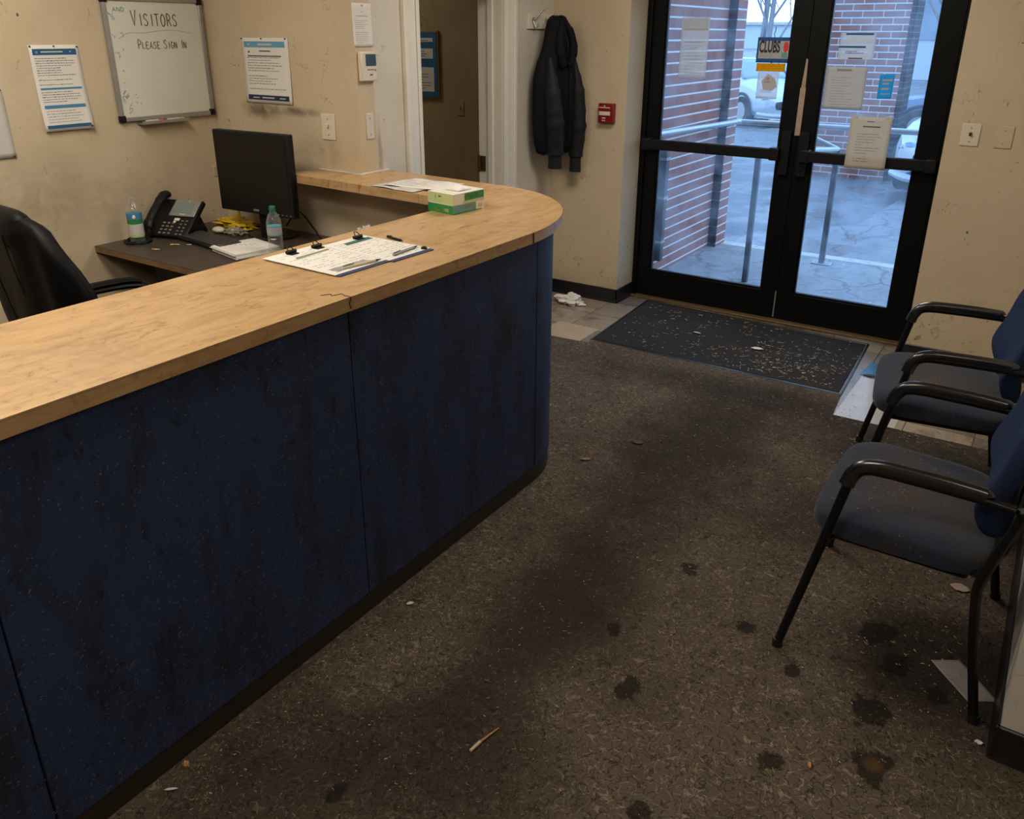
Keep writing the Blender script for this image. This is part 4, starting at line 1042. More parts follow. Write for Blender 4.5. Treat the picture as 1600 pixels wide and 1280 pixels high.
pts = [Vector((-.09+.02*math.cos(k*1.1), -.07-.05*(k/40)+.012*math.sin(k*1.1), .012+.006*abs(math.sin(k*.5)))) for k in range(41)]
MB().tube(pts, .003, 6).build('cord', 'black_plastic', ph, local=True)
# coil of black cord on the desk by the bottle
mb = MB()
for j in range(3): mb.tube([(-4.08+(.060+.006*j)*math.cos(2*PI*k/30), 2.455+(.055+.005*j)*math.sin(2*PI*k/30), ZD+.007+.005*(j % 2)+.004*math.sin(k)) for k in range(30)], .006, 8, closed=True)
tag(mb.build('cable_coil', 'black_plastic'), 'coiled black cord round the foot of the labelled bottle', 'cable')

def bottle(name, label, x, y, z, H, r, cap, lab_mats, fill=0.0):
    t = thing(name, label, 'bottle', (x, y, z))
    k = H/.23
    prof = [(0, .004), (r*.6, 0), (r*.95, .004), (r, .012), (r*.96, .03*k), (r, .045*k), (r*.95, .06*k), (r, .075*k), (r*.985, .085*k), (r*.985, .14*k), (r, .15*k), (r*.97, .165*k), (r*.72, .19*k), (r*.42, .205*k), (r*.38, .212*k), (r*.38, .225*k), (0, .225*k)]
    MB().lathe(prof, (x, y, z), 26).build('body', 'pet', t)
    for nm, a, b, m_ in lab_mats:
        MB().lathe([(r*1.012, a*k), (r*1.012, b*k)], (x, y, z), 26).build(nm, m_, t, solid=.0004)
    if cap: MB().lathe([(0, .212*k), (r*.44, .212*k), (r*.44, .232*k), (r*.38, .235*k), (0, .235*k)], (x, y, z), 22).build('cap', cap, t)
    return t
b = bottle('water_bottle', 'clear water bottle with a green cap in front of the monitor', -3.255, 2.70, ZD, .245, .037, 'cap_green', [('label', .098, .138, 'film'), ('label_band', .094, .099, 'ink_teal'), ('label_edge', .137, .141, 'sky_print')])
b = bottle('drink_bottle', 'uncapped bottle with a blue and green label by the phone', -4.085, 2.46, ZD, .245, .038, None, [('label_top', .118, .150, 'blue_mid'), ('label_middle', .098, .118, 'green'), ('label_lower', .045, .096, 'paper_grey'), ('label_base', .03, .045, 'green_pale')])
MB().blob((-4.054, 2.438, ZD+.14), (.010, .008, .014), 8).build('label_emblem', 'paper', b)

# papers on the desk
st = thing('paper_stack', 'thick stack of white sheets on the desk beside the water bottle', 'paper', (-3.42, 2.66, ZD))
rr = random.Random(8)
for k in range(7):
    mt2 = Matrix.Translation((-3.415+rr.uniform(-.006, .006)-.004*k, 2.655+rr.uniform(-.006, .006), ZD+.004*k)) @ Matrix.Rotation(math.radians(-10+rr.uniform(-2.5, 2.5)), 4, 'Z')
    MB().box(-.13, .13, -.13, .12, 0, .0036, mt2).build('sheet', 'paper' if k == 6 else 'paper_grey', st)
mb = MB()
for k in range(6): mb.box(-.08+.012*k, -.07+.02*k, -.05+.02*k, -.046+.02*k, .0036, .004, mt2)
mb.build('print', 'ink_light', st, smooth=False)
# mouse, wrapper, bag, scraps
ms = thing('computer_mouse', 'white computer mouse below the yellow wrapper', 'mouse', (-3.905, 2.845, ZD))
mb = MB(); mb.blob((-3.905, 2.845, ZD+.018), (.042, .030, .018), 12); mb.build('shell', 'white_plastic', ms)
MB().tube(catmull([(-3.865, 2.86, ZD+.01), (-3.80, 2.90, ZD+.006), (-3.74, 2.97, ZD+.006), (-3.70, 3.08, ZD+.006)], 5), .0025, 6).build('cord', 'black_plastic', ms)
def crumple(name, label, cat, c, r, mat, seed, sharp=.55, n=16, fq=2.6):
    def f(u, v):
        th, p_ = 2*PI*u, PI*v
        d = Vector((math.sin(p_)*math.cos(th), math.sin(p_)*math.sin(th), math.cos(p_)))
        q = d*fq+Vector((seed*2.3, seed, 0))
        k = .86 + sharp*(abs(mnoise.noise(q))*1.7-.3) + .16*abs(mnoise.noise(q*2.1))
        return (c[0]+d.x*r[0]*k, c[1]+d.y*r[1]*k, c[2]+max(.0, r[2]*(.55+d.z*.75*k)))
    return tag(MB().grid(n*2, n, f, True).build(name, mat, angle=22), label, cat)
crumple('wrapper', 'crumpled yellow wrapper on the desk under the monitor', 'wrapper', (-3.93, 2.985, ZD), (.13, .075, .045), 'yellow_bag', 4)
crumple('plastic_bag', 'grey crumpled plastic bag beside the yellow wrapper', 'bag', (-3.795, 2.875, ZD), (.07, .04, .03), 'clear_bag', 9)
MBt = MB(); MBt.prism([(-3.99, .0), (-3.965, .0), (-3.975, .11), (-3.985, .11)], 3.05, 3.056, tf=lambda x, z, y: (x, y, z+ZD+.02)); tag(MBt.build('wrapper_scrap', 'yellow_bag'), 'upright scrap of yellow film behind the crumpled wrapper', 'scrap')
for lab, x, y, w, d, a, s_ in (('tan paper scrap nearest the desk front edge', -3.845, 2.405, .045, .010, .35, 31), ('pale paper scrap in front of the keyboard', -3.855, 2.525, .050, .014, .5, 32), ('small tan scrap touching the keyboard', -3.79, 2.565, .025, .008, .6, 33)):
    o = MB().grid(8, 3, lambda u, v: (x+(u-.5)*w*math.cos(a)-(v-.5)*d*math.sin(a), y+(u-.5)*w*math.sin(a)+(v-.5)*d*math.cos(a), ZD+.003+.006*abs(mnoise.noise(Vector((u*3+s_, v*2, 0)))))).build('paper_scrap', 'gold_scrap', solid=.002)
    tag(o, lab, 'scrap')
# dark cable behind the monitor, and loose dark folders right of the bottle
tag(MB().tube(catmull([(-3.62, 3.09, ZD+.03), (-3.56, 3.10, ZD+.10), (-3.50, 3.10, ZD+.12), (-3.40, 3.09, ZD+.05), (-3.30, 3.05, ZD+.006), (-3.2, 3.0, ZD+.006)], 8), .004, 8).build('cable', 'black_plastic'), 'black cable drooping from behind the monitor to the desk', 'cable')
tag(MB().tube(catmull([(-3.70, 3.0, .93), (-3.705, 3.06, .87), (-3.74, 3.08, .80), (-3.83, 3.07, ZD+.006), (-3.98, 3.10, ZD+.006)], 8), .0035, 8).build('cable', 'black_plastic'), 'thin black cable hanging under the monitor above the wrapper', 'cable')
fd = thing('folder', 'dark folder lying open on the desk right of the water bottle', 'folder', (-3.13, 2.85, ZD), math.radians(20))
MB().box(-.13, .13, -.10, .10, 0, .008).build('cover', 'black_plastic', fd, local=True, bevel=.002)
MB().box(-.11, .0, .02, .085, .008, .012).build('sheet', 'gold_scrap', fd, local=True)
crumple('crumpled_paper', 'crumpled white paper standing just behind the countertop edge', 'paper', (-2.93, 3.03, ZD), (.075, .05, .10), 'paper', 6, .5)

# office chair (rear view; faces the desk)
oc = thing('office_chair', 'black leather office chair with its back to the viewer behind the counter', 'office chair', (-3.385, 1.75, 0), math.radians(-4))
def ocback(u, v):
    th = 2*PI*u
    z = .50+.662*v
    tab = ((.5, .38), (.65, .43), (.86, .405), (.95, .365), (1.03, .315), (1.09, .265), (1.125, .215), (1.150, .15), (1.162, 0.0))
    w = 0.0
    for (za, wa), (zb, wb_) in zip(tab, tab[1:]):
        if za <= z <= zb+1e-6: w = wa+(wb_-wa)*(z-za)/(zb-za); break
    dpt = .058*(1 if v < .9 else max(.0, (1-v)/.1)**.5)*(1+.25*math.exp(-((v-.3)/.2)**2))
    c, s_ = math.cos(th), math.sin(th)
    x = w*math.copysign(abs(c)**.55, c); y = -.155-.09*v+dpt*math.copysign(abs(s_)**.8, s_)
    y += .012*math.sin(x*38)*(1 if s_ < 0 else .5)*(1-.4*v) - .03*(x/.3)**2*(-1)
    return (x, y, z)
MB().grid(64, 28, ocback, True).build('backrest', 'leather', oc, local=True, solid=.0)
def hump(u, v):  # head bolster
    th = 2*PI*u; c, s_ = math.cos(th), math.sin(th); ph_ = PI*v
    return (.17*math.copysign(abs(math.cos(ph_))**.5, math.cos(ph_)), -.238+.062*c*max(0.0, math.sin(ph_))**.6, 1.075+.095*s_*max(0.0, math.sin(ph_))**.6)
MB().grid(28, 24, hump, True).build('head_bolster', 'leather', oc, local=True)
mb = MB()
for sx in (-.10, .10): mb.tube(catmull([(sx*1.1, -.215, .52), (sx*1.05, -.245, .7), (sx, -.285, .95), (sx*.95, -.30, 1.08)], 6), .0025, 6)
mb.build('stitching', 'black_plastic', oc, local=True)
MB().box(-.27, .27, -.17, .33, .42, .52).build('seat', 'leather', oc, local=True, bevel=.045, segs=4)
for sx in (-1, 1):
    a = MB().tube(catmull([(sx*.30, -.12, .58), (sx*.30, .02, .655), (sx*.29, .20, .67), (sx*.28, .38, .655), (sx*.275, .42, .60), (sx*.26, .28, .47)], 6), .022, 12, flat=(.8, 1.25)).build('armrest', 'black_plastic', oc, local=True)
    MB().tube(catmull([(sx*.30, .02, .680), (sx*.292, .16, .694), (sx*.285, .32, .690), (sx*.28, .39, .675)], 5), .026, 12, flat=(.5, 1.3)).build('pad', 'leather', a, local=True)
MB().cyl((0, 0.05, .10), (0, .05, .43), .03).build('gas_post', 'black_gloss', oc, local=True)
mb = MB()
for k in range(5): mb.tube([(0, .05, .12), (.30*math.cos(k*1.2566+.3), .05+.30*math.sin(k*1.2566+.3), .075)], [.03, .016], 10)
mb.build('star_base', 'black_plastic', oc, local=True)
for k in range(5):
    x, y = .30*math.cos(k*1.2566+.3), .05+.30*math.sin(k*1.2566+.3)
    MB().cyl((x-.015, y, .03), (x+.015, y, .03), .03, n=14).build('caster', 'black_plastic', oc, local=True)

# ------------------------------------------------------------------ waiting chairs (front faces -X)
def waiting_chair(label):
    t = thing('waiting_chair', label, 'chair', (0, 0, 0), 0, None)
    def cushion(u, v, top):
        pass
    # seat: rounded slab with rolled front and a boxed underside
    def seat(u, v):
        th = 2*PI*u; c, s_ = math.cos(th), math.sin(th); ph_ = PI*v
        e = .36; k = max(0.0, math.sin(ph_))**.38 if 0 < v < 1 else 0.0
        x = -.015+.245*math.copysign(abs(c)**e, c)*k; y = .295*math.copysign(abs(s_)**e, s_)*k
        z = .452+.048*math.copysign(abs(math.cos(ph_))**.55, math.cos(ph_))
        if math.cos(ph_) > 0: z += .012*math.exp(-((x+.12)/.12)**2)-.010*math.exp(-(y/.2)**2)-.012*(x > .1)*(x-.1)/.13
        return (x, y, z)
    MB().grid(64, 24, seat, True).build('seat', 'fabric', t, local=True, angle=60)
    rs_ = random.Random(9); mb = MB()
    bvh = None
    for k in range(150):
        x, y = rs_.gauss(-.03, .09), rs_.gauss(0, .13)
        if abs(x+.015) > .2 or abs(y) > .24: continue
        z = .50+.012*math.exp(-((x+.12)/.12)**2)-.010*math.exp(-(y/.2)**2)-.012*(x > .1)*(x-.1)/.13+.0006
        a, L, w = rs_.uniform(0, PI), rs_.uniform(.004, .016), rs_.uniform(.0007, .0015)
        u, n = Vector((math.cos(a), math.sin(a), 0)), Vector((-math.sin(a), math.cos(a), 0)); c = Vector((x, y, z))
        mb.bm.faces.new([mb.bm.verts.new(c-u*L/2), mb.bm.verts.new(c-n*w), mb.bm.verts.new(c+u*L/2), mb.bm.verts.new(c+n*w)])
    cr = mb.build('crumbs', plain('seat_crumb', lin(150, 124, 92), .7, var=.5, scale=30) if 'seat_crumb' not in bpy.data.materials else bpy.data.materials['seat_crumb'], t, local=True, smooth=False); cr['kind'] = 'stuff'
    MB().box(-.20, .18, -.24, .24, .385, .41).build('seat_pan', 'black_plastic', t, local=True, bevel=.01)
    def back(u, v):
        th = 2*PI*u; c, s_ = math.cos(th), math.sin(th); ph_ = PI*v; k = max(0.0, math.sin(ph_))**.42 if 0 < v < 1 else 0.0
        y = .262*math.copysign(abs(c)**.5, c)*k; w = math.copysign(abs(math.cos(ph_))**.55, math.cos(ph_))
        z = .70+.205*math.copysign(abs(s_)**.6, s_)*k
        x = .232+.042*w*(1 if w > 0 else 1.0)
        x = .235-.036*w + .17*(z-.62)*(z > .62)*.75 - .028*math.exp(-((z-.62)/.09)**2) - .055*(y/.262)**2*.6
        return (x, y, z)
    MB().grid(64, 24, back, True).build('backrest', 'fabric_back', t, local=True, angle=60)
    for sy in (-1, 1):
        y = sy*.325
        front = [(-.277, y, .008), (-.235, y, .22), (-.193, y, .43), (-.160, y, .60), (-.150, y, .645), (-.133, y, .672), (-.105, y, .686), (-.06, y, .690), (.06, y, .690), (.17, y, .688), (.245, y, .682)]
        f_ = MB().tube([front[0], front[1], front[2], front[3]] + catmull(front[3:8], 4)[1:] + front[8:], .0135, 12).build('front_leg', 'chair_metal', t, local=True)
        MB().lathe([(.0, -.008), (.016, -.008), (.016, .02), (.0, .02)], front[0], 14).build('foot_cap', 'rubber', f_, local=True)
        rear = [(.255, y, .684), (.262, y*.99, .66), (.235, y*.985, .56), (.213, y*.985, .46), (.208, y*.985, .40), (.235, y*.99, .22), (.276, y, .008)]
        r_ = MB().tube(catmull(rear, 4), .0135, 12).build('rear_leg', 'chair_metal', t, local=True)
        MB().lathe([(.0, -.008), (.016, -.008), (.016, .02), (.0, .02)], rear[-1], 14).build('foot_cap', 'rubber', r_, local=True)
        pad = [(-.158, y, .625), (-.148, y, .660), (-.126, y, .689), (-.09, y, .702), (-.04, y, .706), (.08, y, .706), (.165, y, .702), (.176, y, .700)]
        MB().tube(catmull(pad, 5), .0205, 14, flat=(.72, 1.05)).build('armrest', 'arm_pad', t, local=True)
    mb = MB(); mb.tube([(-.193, -.325, .43), (-.17, -.22, .40), (-.17, .22, .40), (-.193, .325, .43)], .012, 10); mb.tube([(.213, -.32, .46), (.17, -.2, .40), (.17, .2, .40), (.213, .32, .46)], .012, 10)
    mb.tube([(-.17, -.2, .398), (.17, -.2, .398)], .012, 10); mb.tube([(-.17, .2, .398), (.17, .2, .398)], .012, 10)
    mb.build('under_frame', 'chair_metal', t, local=True)
    mb = MB()
    for y in (-.12, .12): mb.tube(catmull([(.16, y, .40), (.25, y, .43), (.268, y, .55), (.278, y, .72)], 5), .011, 8, flat=(.5, 1.6))
    mb.build('back_bracket', 'chair_metal', t, local=True)
    return t
ch = waiting_chair('near blue fabric waiting chair with black arms by the pale wall end')
ch.location = (-.16, 2.50, 0)
dup(ch, (-.213, 3.50, 0), math.radians(8), 'farther blue fabric waiting chair, behind the near one and close to the doors')

# ------------------------------------------------------------------ entrance mat, blue tile patch, litter
em = thing('entrance_mat', 'black entrance mat strewn with straw in front of the doors', 'mat', (-1.52, 4.75, -.006))
MB().prism([(-2.30, 5.225), (-2.245, 4.305), (-.752, 4.315), (-.790, 5.17)], -.006, .002).build('pile', 'mat', em, bevel=.002)
mb = MB(); q = [(-2.31, 5.235), (-2.255, 4.29), (-.738, 4.30), (-.778, 5.182)]
mb.tube([(x, y, -.002) for x, y in q], .012, 8, closed=True, flat=(.45, 1)); mb.build('rubber_edge', 'rubber', em)
tag(MB().prism([(-.715, 4.66), (-.57, 4.64), (-.545, 4.86), (-.60, 4.845), (-.70, 4.885)], -.006, -.0035).build('floor_tile', plain('chipped_blue_tile', lin(44, 104, 150), .3, var=.2, scale=20)), 'broken blue floor tile between the mat and the farther chair', 'floor tile')
tag(MB().prism([(-.709, 4.02), (-.42, 4.03), (-.42, 4.60), (-.58, 4.61), (-.70, 4.635)], -.006, -.004).build('floor_tile', plain('sky_reflection_tile', lin(196, 190, 186), .22, var=.2, scale=9)), 'glossy tile beside the mat in front of the farther chair, sky reflection painted pale', 'floor tile')  # pale colour stands in for the sky mirrored on this tile
tag(MB().prism([(-2.615, 4.19), (-2.312, 4.19), (-2.312, 4.49), (-2.615, 4.49)], -.006, -.0045).build('floor_tile', plain('beige_tile', lin(190, 168, 142), .3, var=.25, scale=9)), 'beige floor tile between the counter end and the mat', 'floor tile')

def litter(name, mat, label, items, kind='stuff'):
    """curved flecks and straws lying on the ground: (x, y, z, length, width, angle, bend)"""
    mb = MB()
    for x, y, z, L, w, a, bd in items:
        d, n = Vector((math.cos(a), math.sin(a), 0)), Vector((-math.sin(a), math.cos(a), 0)); row = []
        for k in range(4):
            t = k/3-.5; c = Vector((x, y, z+.0015+.004*abs(t)*(L > .012))) + d*L*t + n*bd*L*(t*t-.1)
            ww = w*(1-1.1*abs(t))
            row.append([mb.bm.verts.new(c+n*ww+Vector((0, 0, -.0008))), mb.bm.verts.new(c+Vector((0, 0, .0012))), mb.bm.verts.new(c-n*ww+Vector((0, 0, -.0008)))])
        for p, q in zip(row, row[1:]):
            mb.bm.faces.new((p[0], p[1], q[1], q[0])); mb.bm.faces.new((p[1], p[2], q[2], q[1]))
    o = mb.build(name, mat, world=True); tag(o, label, 'debris', kind=kind); return o
rr = random.Random(21)
def inside(x, y): return (XC+.01 < x < .15) and not (x > .16 and y > 2.0)
def scatter(n, f, L=(.006, .022), w=(.0006, .0014), z=0.0, bd=(-.9, .9)):
    out = []
    while len(out) < n:
        x, y = f()
        if inside(x, y): out.append((x, y, z, rr.uniform(*L)*(.5+rr.random()), rr.uniform(*w), rr.uniform(0, 2*PI), rr.uniform(*bd)))
    return out
tan = plain('straw_fleck', lin(168, 146, 114), .7, var=.45, scale=22)
pale = plain('pale_lint_fleck', lin(208, 200, 188), .7, var=.3, scale=22)
near = lambda: (rr.uniform(-1.6, .15), rr.uniform(.75, 2.4))
far = lambda: (rr.uniform(-1.6, .12), rr.uniform(2.3, 4.0))
along = lambda: (XC+.02+abs(rr.gauss(0, .10)), rr.uniform(.8, 2.8))
front = lambda: (rr.uniform(-1.5, .0), rr.gauss(4.1, .14))
litter('floor_debris', tan, 'straw flecks and fibres scattered over the brown carpet', scatter(1000, near, (.004, .013)) + scatter(900, far, (.005, .016)) + scatter(420, along, (.004, .012)) + scatter(220, front, (.006, .018)))
litter('lint', pale, 'pale specks of lint dotted over the brown carpet', scatter(380, near, (.002, .006), (.0007, .0015)) + scatter(330, far, (.002, .007), (.0008, .0018)) + scatter(120, along, (.002, .007), (.0008, .002)))
def onmat():
    x, y = rr.uniform(-2.24, -.78), rr.uniform(4.33, 5.18)
    if rr.random() < .45: x, y = rr.gauss(-1.1, .22), rr.gauss(4.55, .16)
    return x, y
def matscatter(n, L, w):
    out = []
    while len(out) < n:
        x, y = onmat()
        if -2.24+.05*(5.2-y) < x < -.78 and 4.33 < y < 5.17: out.append((x, y, .003, rr.uniform(*L), rr.uniform(*w), rr.uniform(0, 2*PI), rr.uniform(-.8, .8)))
    return out
litter('mat_debris', tan, 'straw and leaf bits lying on the black entrance mat', matscatter(300, (.010, .034), (.0009, .0024)))
litter('mat_lint', pale, 'pale specks caught on the black entrance mat', matscatter(170, (.006, .02), (.0012, .003)))

# single pieces of litter one can point to
crumple('crumpled_tissue', 'crumpled white tissue on the tiles by the counter end', 'tissue', (-2.755, 4.865, -.006), (.105, .070, .048), 'tissue', 2, .6, 30, 1.7)
sk = thing('wood_stick', 'broken tan stick lying on the carpet in the foreground', 'stick', (-.988, 1.356, 0), math.atan2(.086, .015))
MB().tube([(-.055, 0, .004), (-.01, .001, .005), (.05, -.001, .004)], [.0042, .0036, .0020], 7).build('shaft', plain('stick_wood', lin(176, 128, 72), .6), sk, local=True)
MB().tube([(-.058, 0, .004), (-.02, .001, .0055)], [.0046, .0048], 7).build('pale_end', plain('pale_stick_end', lin(206, 178, 150), .6), sk, local=True)
o, P, S = sheet('fallen_leaflet', 'dirty white leaflet lying under the near chair leg', 'leaflet', (-.020, 2.372, .004), (.075, .050, 0), (.115, -.125, 0), 0, plain('soiled_paper', lin(150, 143, 138), .8, var=.2, scale=30), seed=41, wave=.002)
P().band(.2, .7, .5, .8).done('picture', plain('brown_smear', lin(140, 122, 108), .8)); P().lines(.1, .9, .1, .45, 5, .02).done('print', 'ink_light')
o = MB().grid(10, 6, lambda u, v: (.01+(u-.5)*.062, 2.815+(v-.5)*.05*math.sin(PI*(u*.9+.05)), .003+.008*abs(mnoise.noise(Vector((u*3, v*3, 4)))))).build('wrapper', plain('pink_grey_wrapper', lin(170, 148, 138), .5), solid=.001)
tag(o, 'flattened pinkish wrapper on the carpet under the near chair', 'wrapper')
def leafy(name, label, cat, x, y, L, w, a, mat, z=0.0, s=1):
    d, n = Vector((math.cos(a), math.sin(a), 0)), Vector((-math.sin(a), math.cos(a), 0))
    o = MB().grid(8, 4, lambda u, v: Vector((x, y, z+.003))+d*(u-.5)*L+n*(v-.5)*w*math.sin(PI*(u*.94+.03))+Vector((0, 0, .006*abs(v-.5)+.006*abs(mnoise.noise(Vector((u*3+s, v*2, s))))))).build(name, mat, solid=.001)
    return tag(o, label, cat)
leafy('dry_leaf', 'curled tan leaf on the carpet halfway to the mat', 'leaf', -1.524, 2.888, .055, .022, .6, 'leafm', 0, 2)
leafy('paper_scrap', 'torn white scrap lying on the middle of the entrance mat', 'scrap', -1.325, 4.70, .075, .04, .2, 'tissue', .003, 3)
leafy('paper_scrap', 'small white scrap on the left part of the entrance mat', 'scrap', -1.74, 4.76, .055, .02, -.1, 'paper', .003, 4)
leafy('paper_scrap', 'folded white scrap on the carpet near the middle counter seam', 'scrap', -1.529, 1.673, .026, .016, 1.0, 'paper', 0, 5)
leafy('paper_scrap', 'white scrap against the pale wall base at the lower right', 'scrap', .138, 2.096, .022, .02, .3, 'paper', 0, 6)
leafy('dry_leaf', 'orange leaf flake on the carpet at the lower right', 'leaf', -.226, 1.762, .022, .009, 1.9, plain('orange_flake', lin(206, 132, 70), .6), 0, 7)
tag(MB().blob((-1.592, .842, .009), (.011, .008, .009), 10, .3, 2).build('pebble', plain('tan_pebble', lin(186, 146, 92), .5)), 'small tan pebble at the foot of the counter', 'pebble')
leafy('paper_scrap', 'long white sliver on the carpet at the bottom left by the counter', 'scrap', -1.56, .775, .034, .007, .75, 'paper', 0, 8)
leafy('dry_leaf', 'dark crumpled leaf on the carpet beyond the stained path', 'leaf', -1.40, 3.17, .06, .035, .2, plain('dark_leaf', lin(66, 58, 52), .7), 0, 9)
leafy('dry_leaf', 'brown leaf on the tile edge beside the blue tile', 'leaf', -.665, 4.655, .06, .03, .1, plain('brown_leaf', lin(74, 56, 40), .7), -.004, 12)

# ------------------------------------------------------------------ outside
ZO = -.03
M['facade'] = M['brick']
struct(MB().box(-9, -2.9, 5.46, 5.6, -.1, 4.5).build('wall_facade', 'brick', world=True, smooth=False), 'outer brick face of the building left of the doors', 'wall')
struct(MB().box(-2.66, -2.595, 5.46, 7.17, ZO, 3.4).box(-4.6, -2.66, 5.6, 7.17, ZO, 3.4).box(-4.6, -2.522, 7.17, 7.40, ZO, 3.4).build('wall_porch', 'brick', world=True, smooth=False), 'red brick side wall of the porch seen through the left door', 'wall')
struct(MB().box(-2.8, 4, 5.46, 7.40, -.16, ZO).build('floor_porch', 'concrete', world=True, smooth=False), 'stained concrete walkway outside the doors', 'walkway')
struct(MB().box(-2.53, 4, 7.30, 7.44, -.16, ZO+.004).build('trim_3', 'kerb', world=True, bevel=.01), 'pale kerb along the outer edge of the walkway', 'kerb')
struct(MB().box(-200, 200, 5.6, 420, -.5, -.14).build('floor_lot', 'asphalt', world=True, smooth=False), 'wet grey parking lot outside', 'ground')
struct(MB().prism([(-2.55, 8.3), (-2.2, 8.6), (-1.7, 9.3), (-1.5, 12.6), (3, 12.6), (3, 7.44), (-2.53, 7.44)], -.15, -.10).build('floor_paving', 'paving', world=True, smooth=False), 'cracked wet paving between the walkway and the brick pier', 'paving')
struct(MB().box(-2.594, -2.5235, 7.155, 7.1695, ZO, 3.4).build('trim_4', 'brick_shade', world=True, smooth=False), 'added brick strip with painted shade at the end of the porch wall', 'brick strip')  # strip added over the porch end face, its shade put into the colour
pier = thing('brick_pier', 'red brick pier standing in the lot behind the right door', 'pier', (-2.58, 13.0, -.14), kind='structure')
MB().box(-3.15, -2.10, 12.70, 13.25, -.14, 4.2).build('pier_face', 'brick_pier', pier, smooth=False)
MB().box(-2.10, -2.03, 12.70, 13.25, -.14, 4.2).build('shade_corner', 'brick_shade', pier, smooth=False)  # shaded side of the pier, painted as darker brick

struct(MB().box(-9, 5, 5.30, 5.46, 2.72, 7.5).build('wall_sky_block', 'brick', world=True, smooth=False), 'unseen upper brick front over the doors, added to block sky light', 'wall')  # added out of view so less sky light reaches the porch end
fb = thing('low_building', 'long pale building far beyond the lot, behind the trees', 'building', (-46, 130, -.14))
MB().box(-90, -18, 130, 138, -.14, 3.2).build('wall', 'bldg', fb, smooth=False)
MB().box(-91, -17.5, 129.5, 139, 3.2, 3.6).build('roof', 'kerb', fb, smooth=False)

# handrail
hr = thing('handrail', 'galvanised pipe handrail along the porch wall and the kerb', 'handrail', (-1.9, 7.1, ZO))
MB().tube([(-2.50, 5.62, 1.125), (-2.50, 6.9, 1.09)] + catmull([(-2.50, 7.25, 1.08), (-2.48, 7.37, 1.078), (-2.38, 7.40, 1.075)], 5) + [(-1.4, 7.40, 1.075), (.6, 7.40, 1.075)], .024, 12).build('top_rail', 'rail', hr)
MB().tube([(-1.552, 7.118, .93), (-1.75, 7.22, .985), (-2.1, 7.40, 1.075)], .022, 10).build('brace', 'rail', hr)
MB().tube([(-1.917, 6.21, .985), (-1.552, 7.118, .93)], .022, 10).build('slope_rail', 'rail', hr)
mb = MB(); mb.box(-1.937, -1.897, 6.19, 6.23, ZO, .985); o = mb.build('post', 'post', hr, bevel=.004)
mb = MB(); mb.box(-1.574, -1.530, 7.096, 7.140, ZO, .93); o = mb.build('post', 'post', hr, bevel=.004)
MB().box(-1.63, -1.47, 7.06, 7.18, ZO, ZO+.012).build('base_plate', 'rail', o, bevel=.003)
mb = MB(); mb.box(.55, .59, 7.38, 7.42, ZO, 1.06); mb.build('post', 'post', hr)
mb = MB()
for y in (5.75, 6.9): mb.tube([(-2.595, y, 1.06), (-2.54, y, 1.06), (-2.50, y, 1.10)], .010, 8)
mb.build('wall_bracket', 'rail', hr)
dsx = thing('downspout', 'narrow grey downspout on the porch brick beside the left door', 'downspout', (-2.56, 5.95, ZO))
MB().box(-2.594, -2.535, 5.93, 5.99, .10, 1.0).build('pipe', 'post', dsx, bevel=.006)
mb = MB()
for z in (.25, .6, .9): mb.box(-2.5955, -2.530, 5.92, 6.0, z, z+.02)
mb.build('strap', 'rail', dsx)

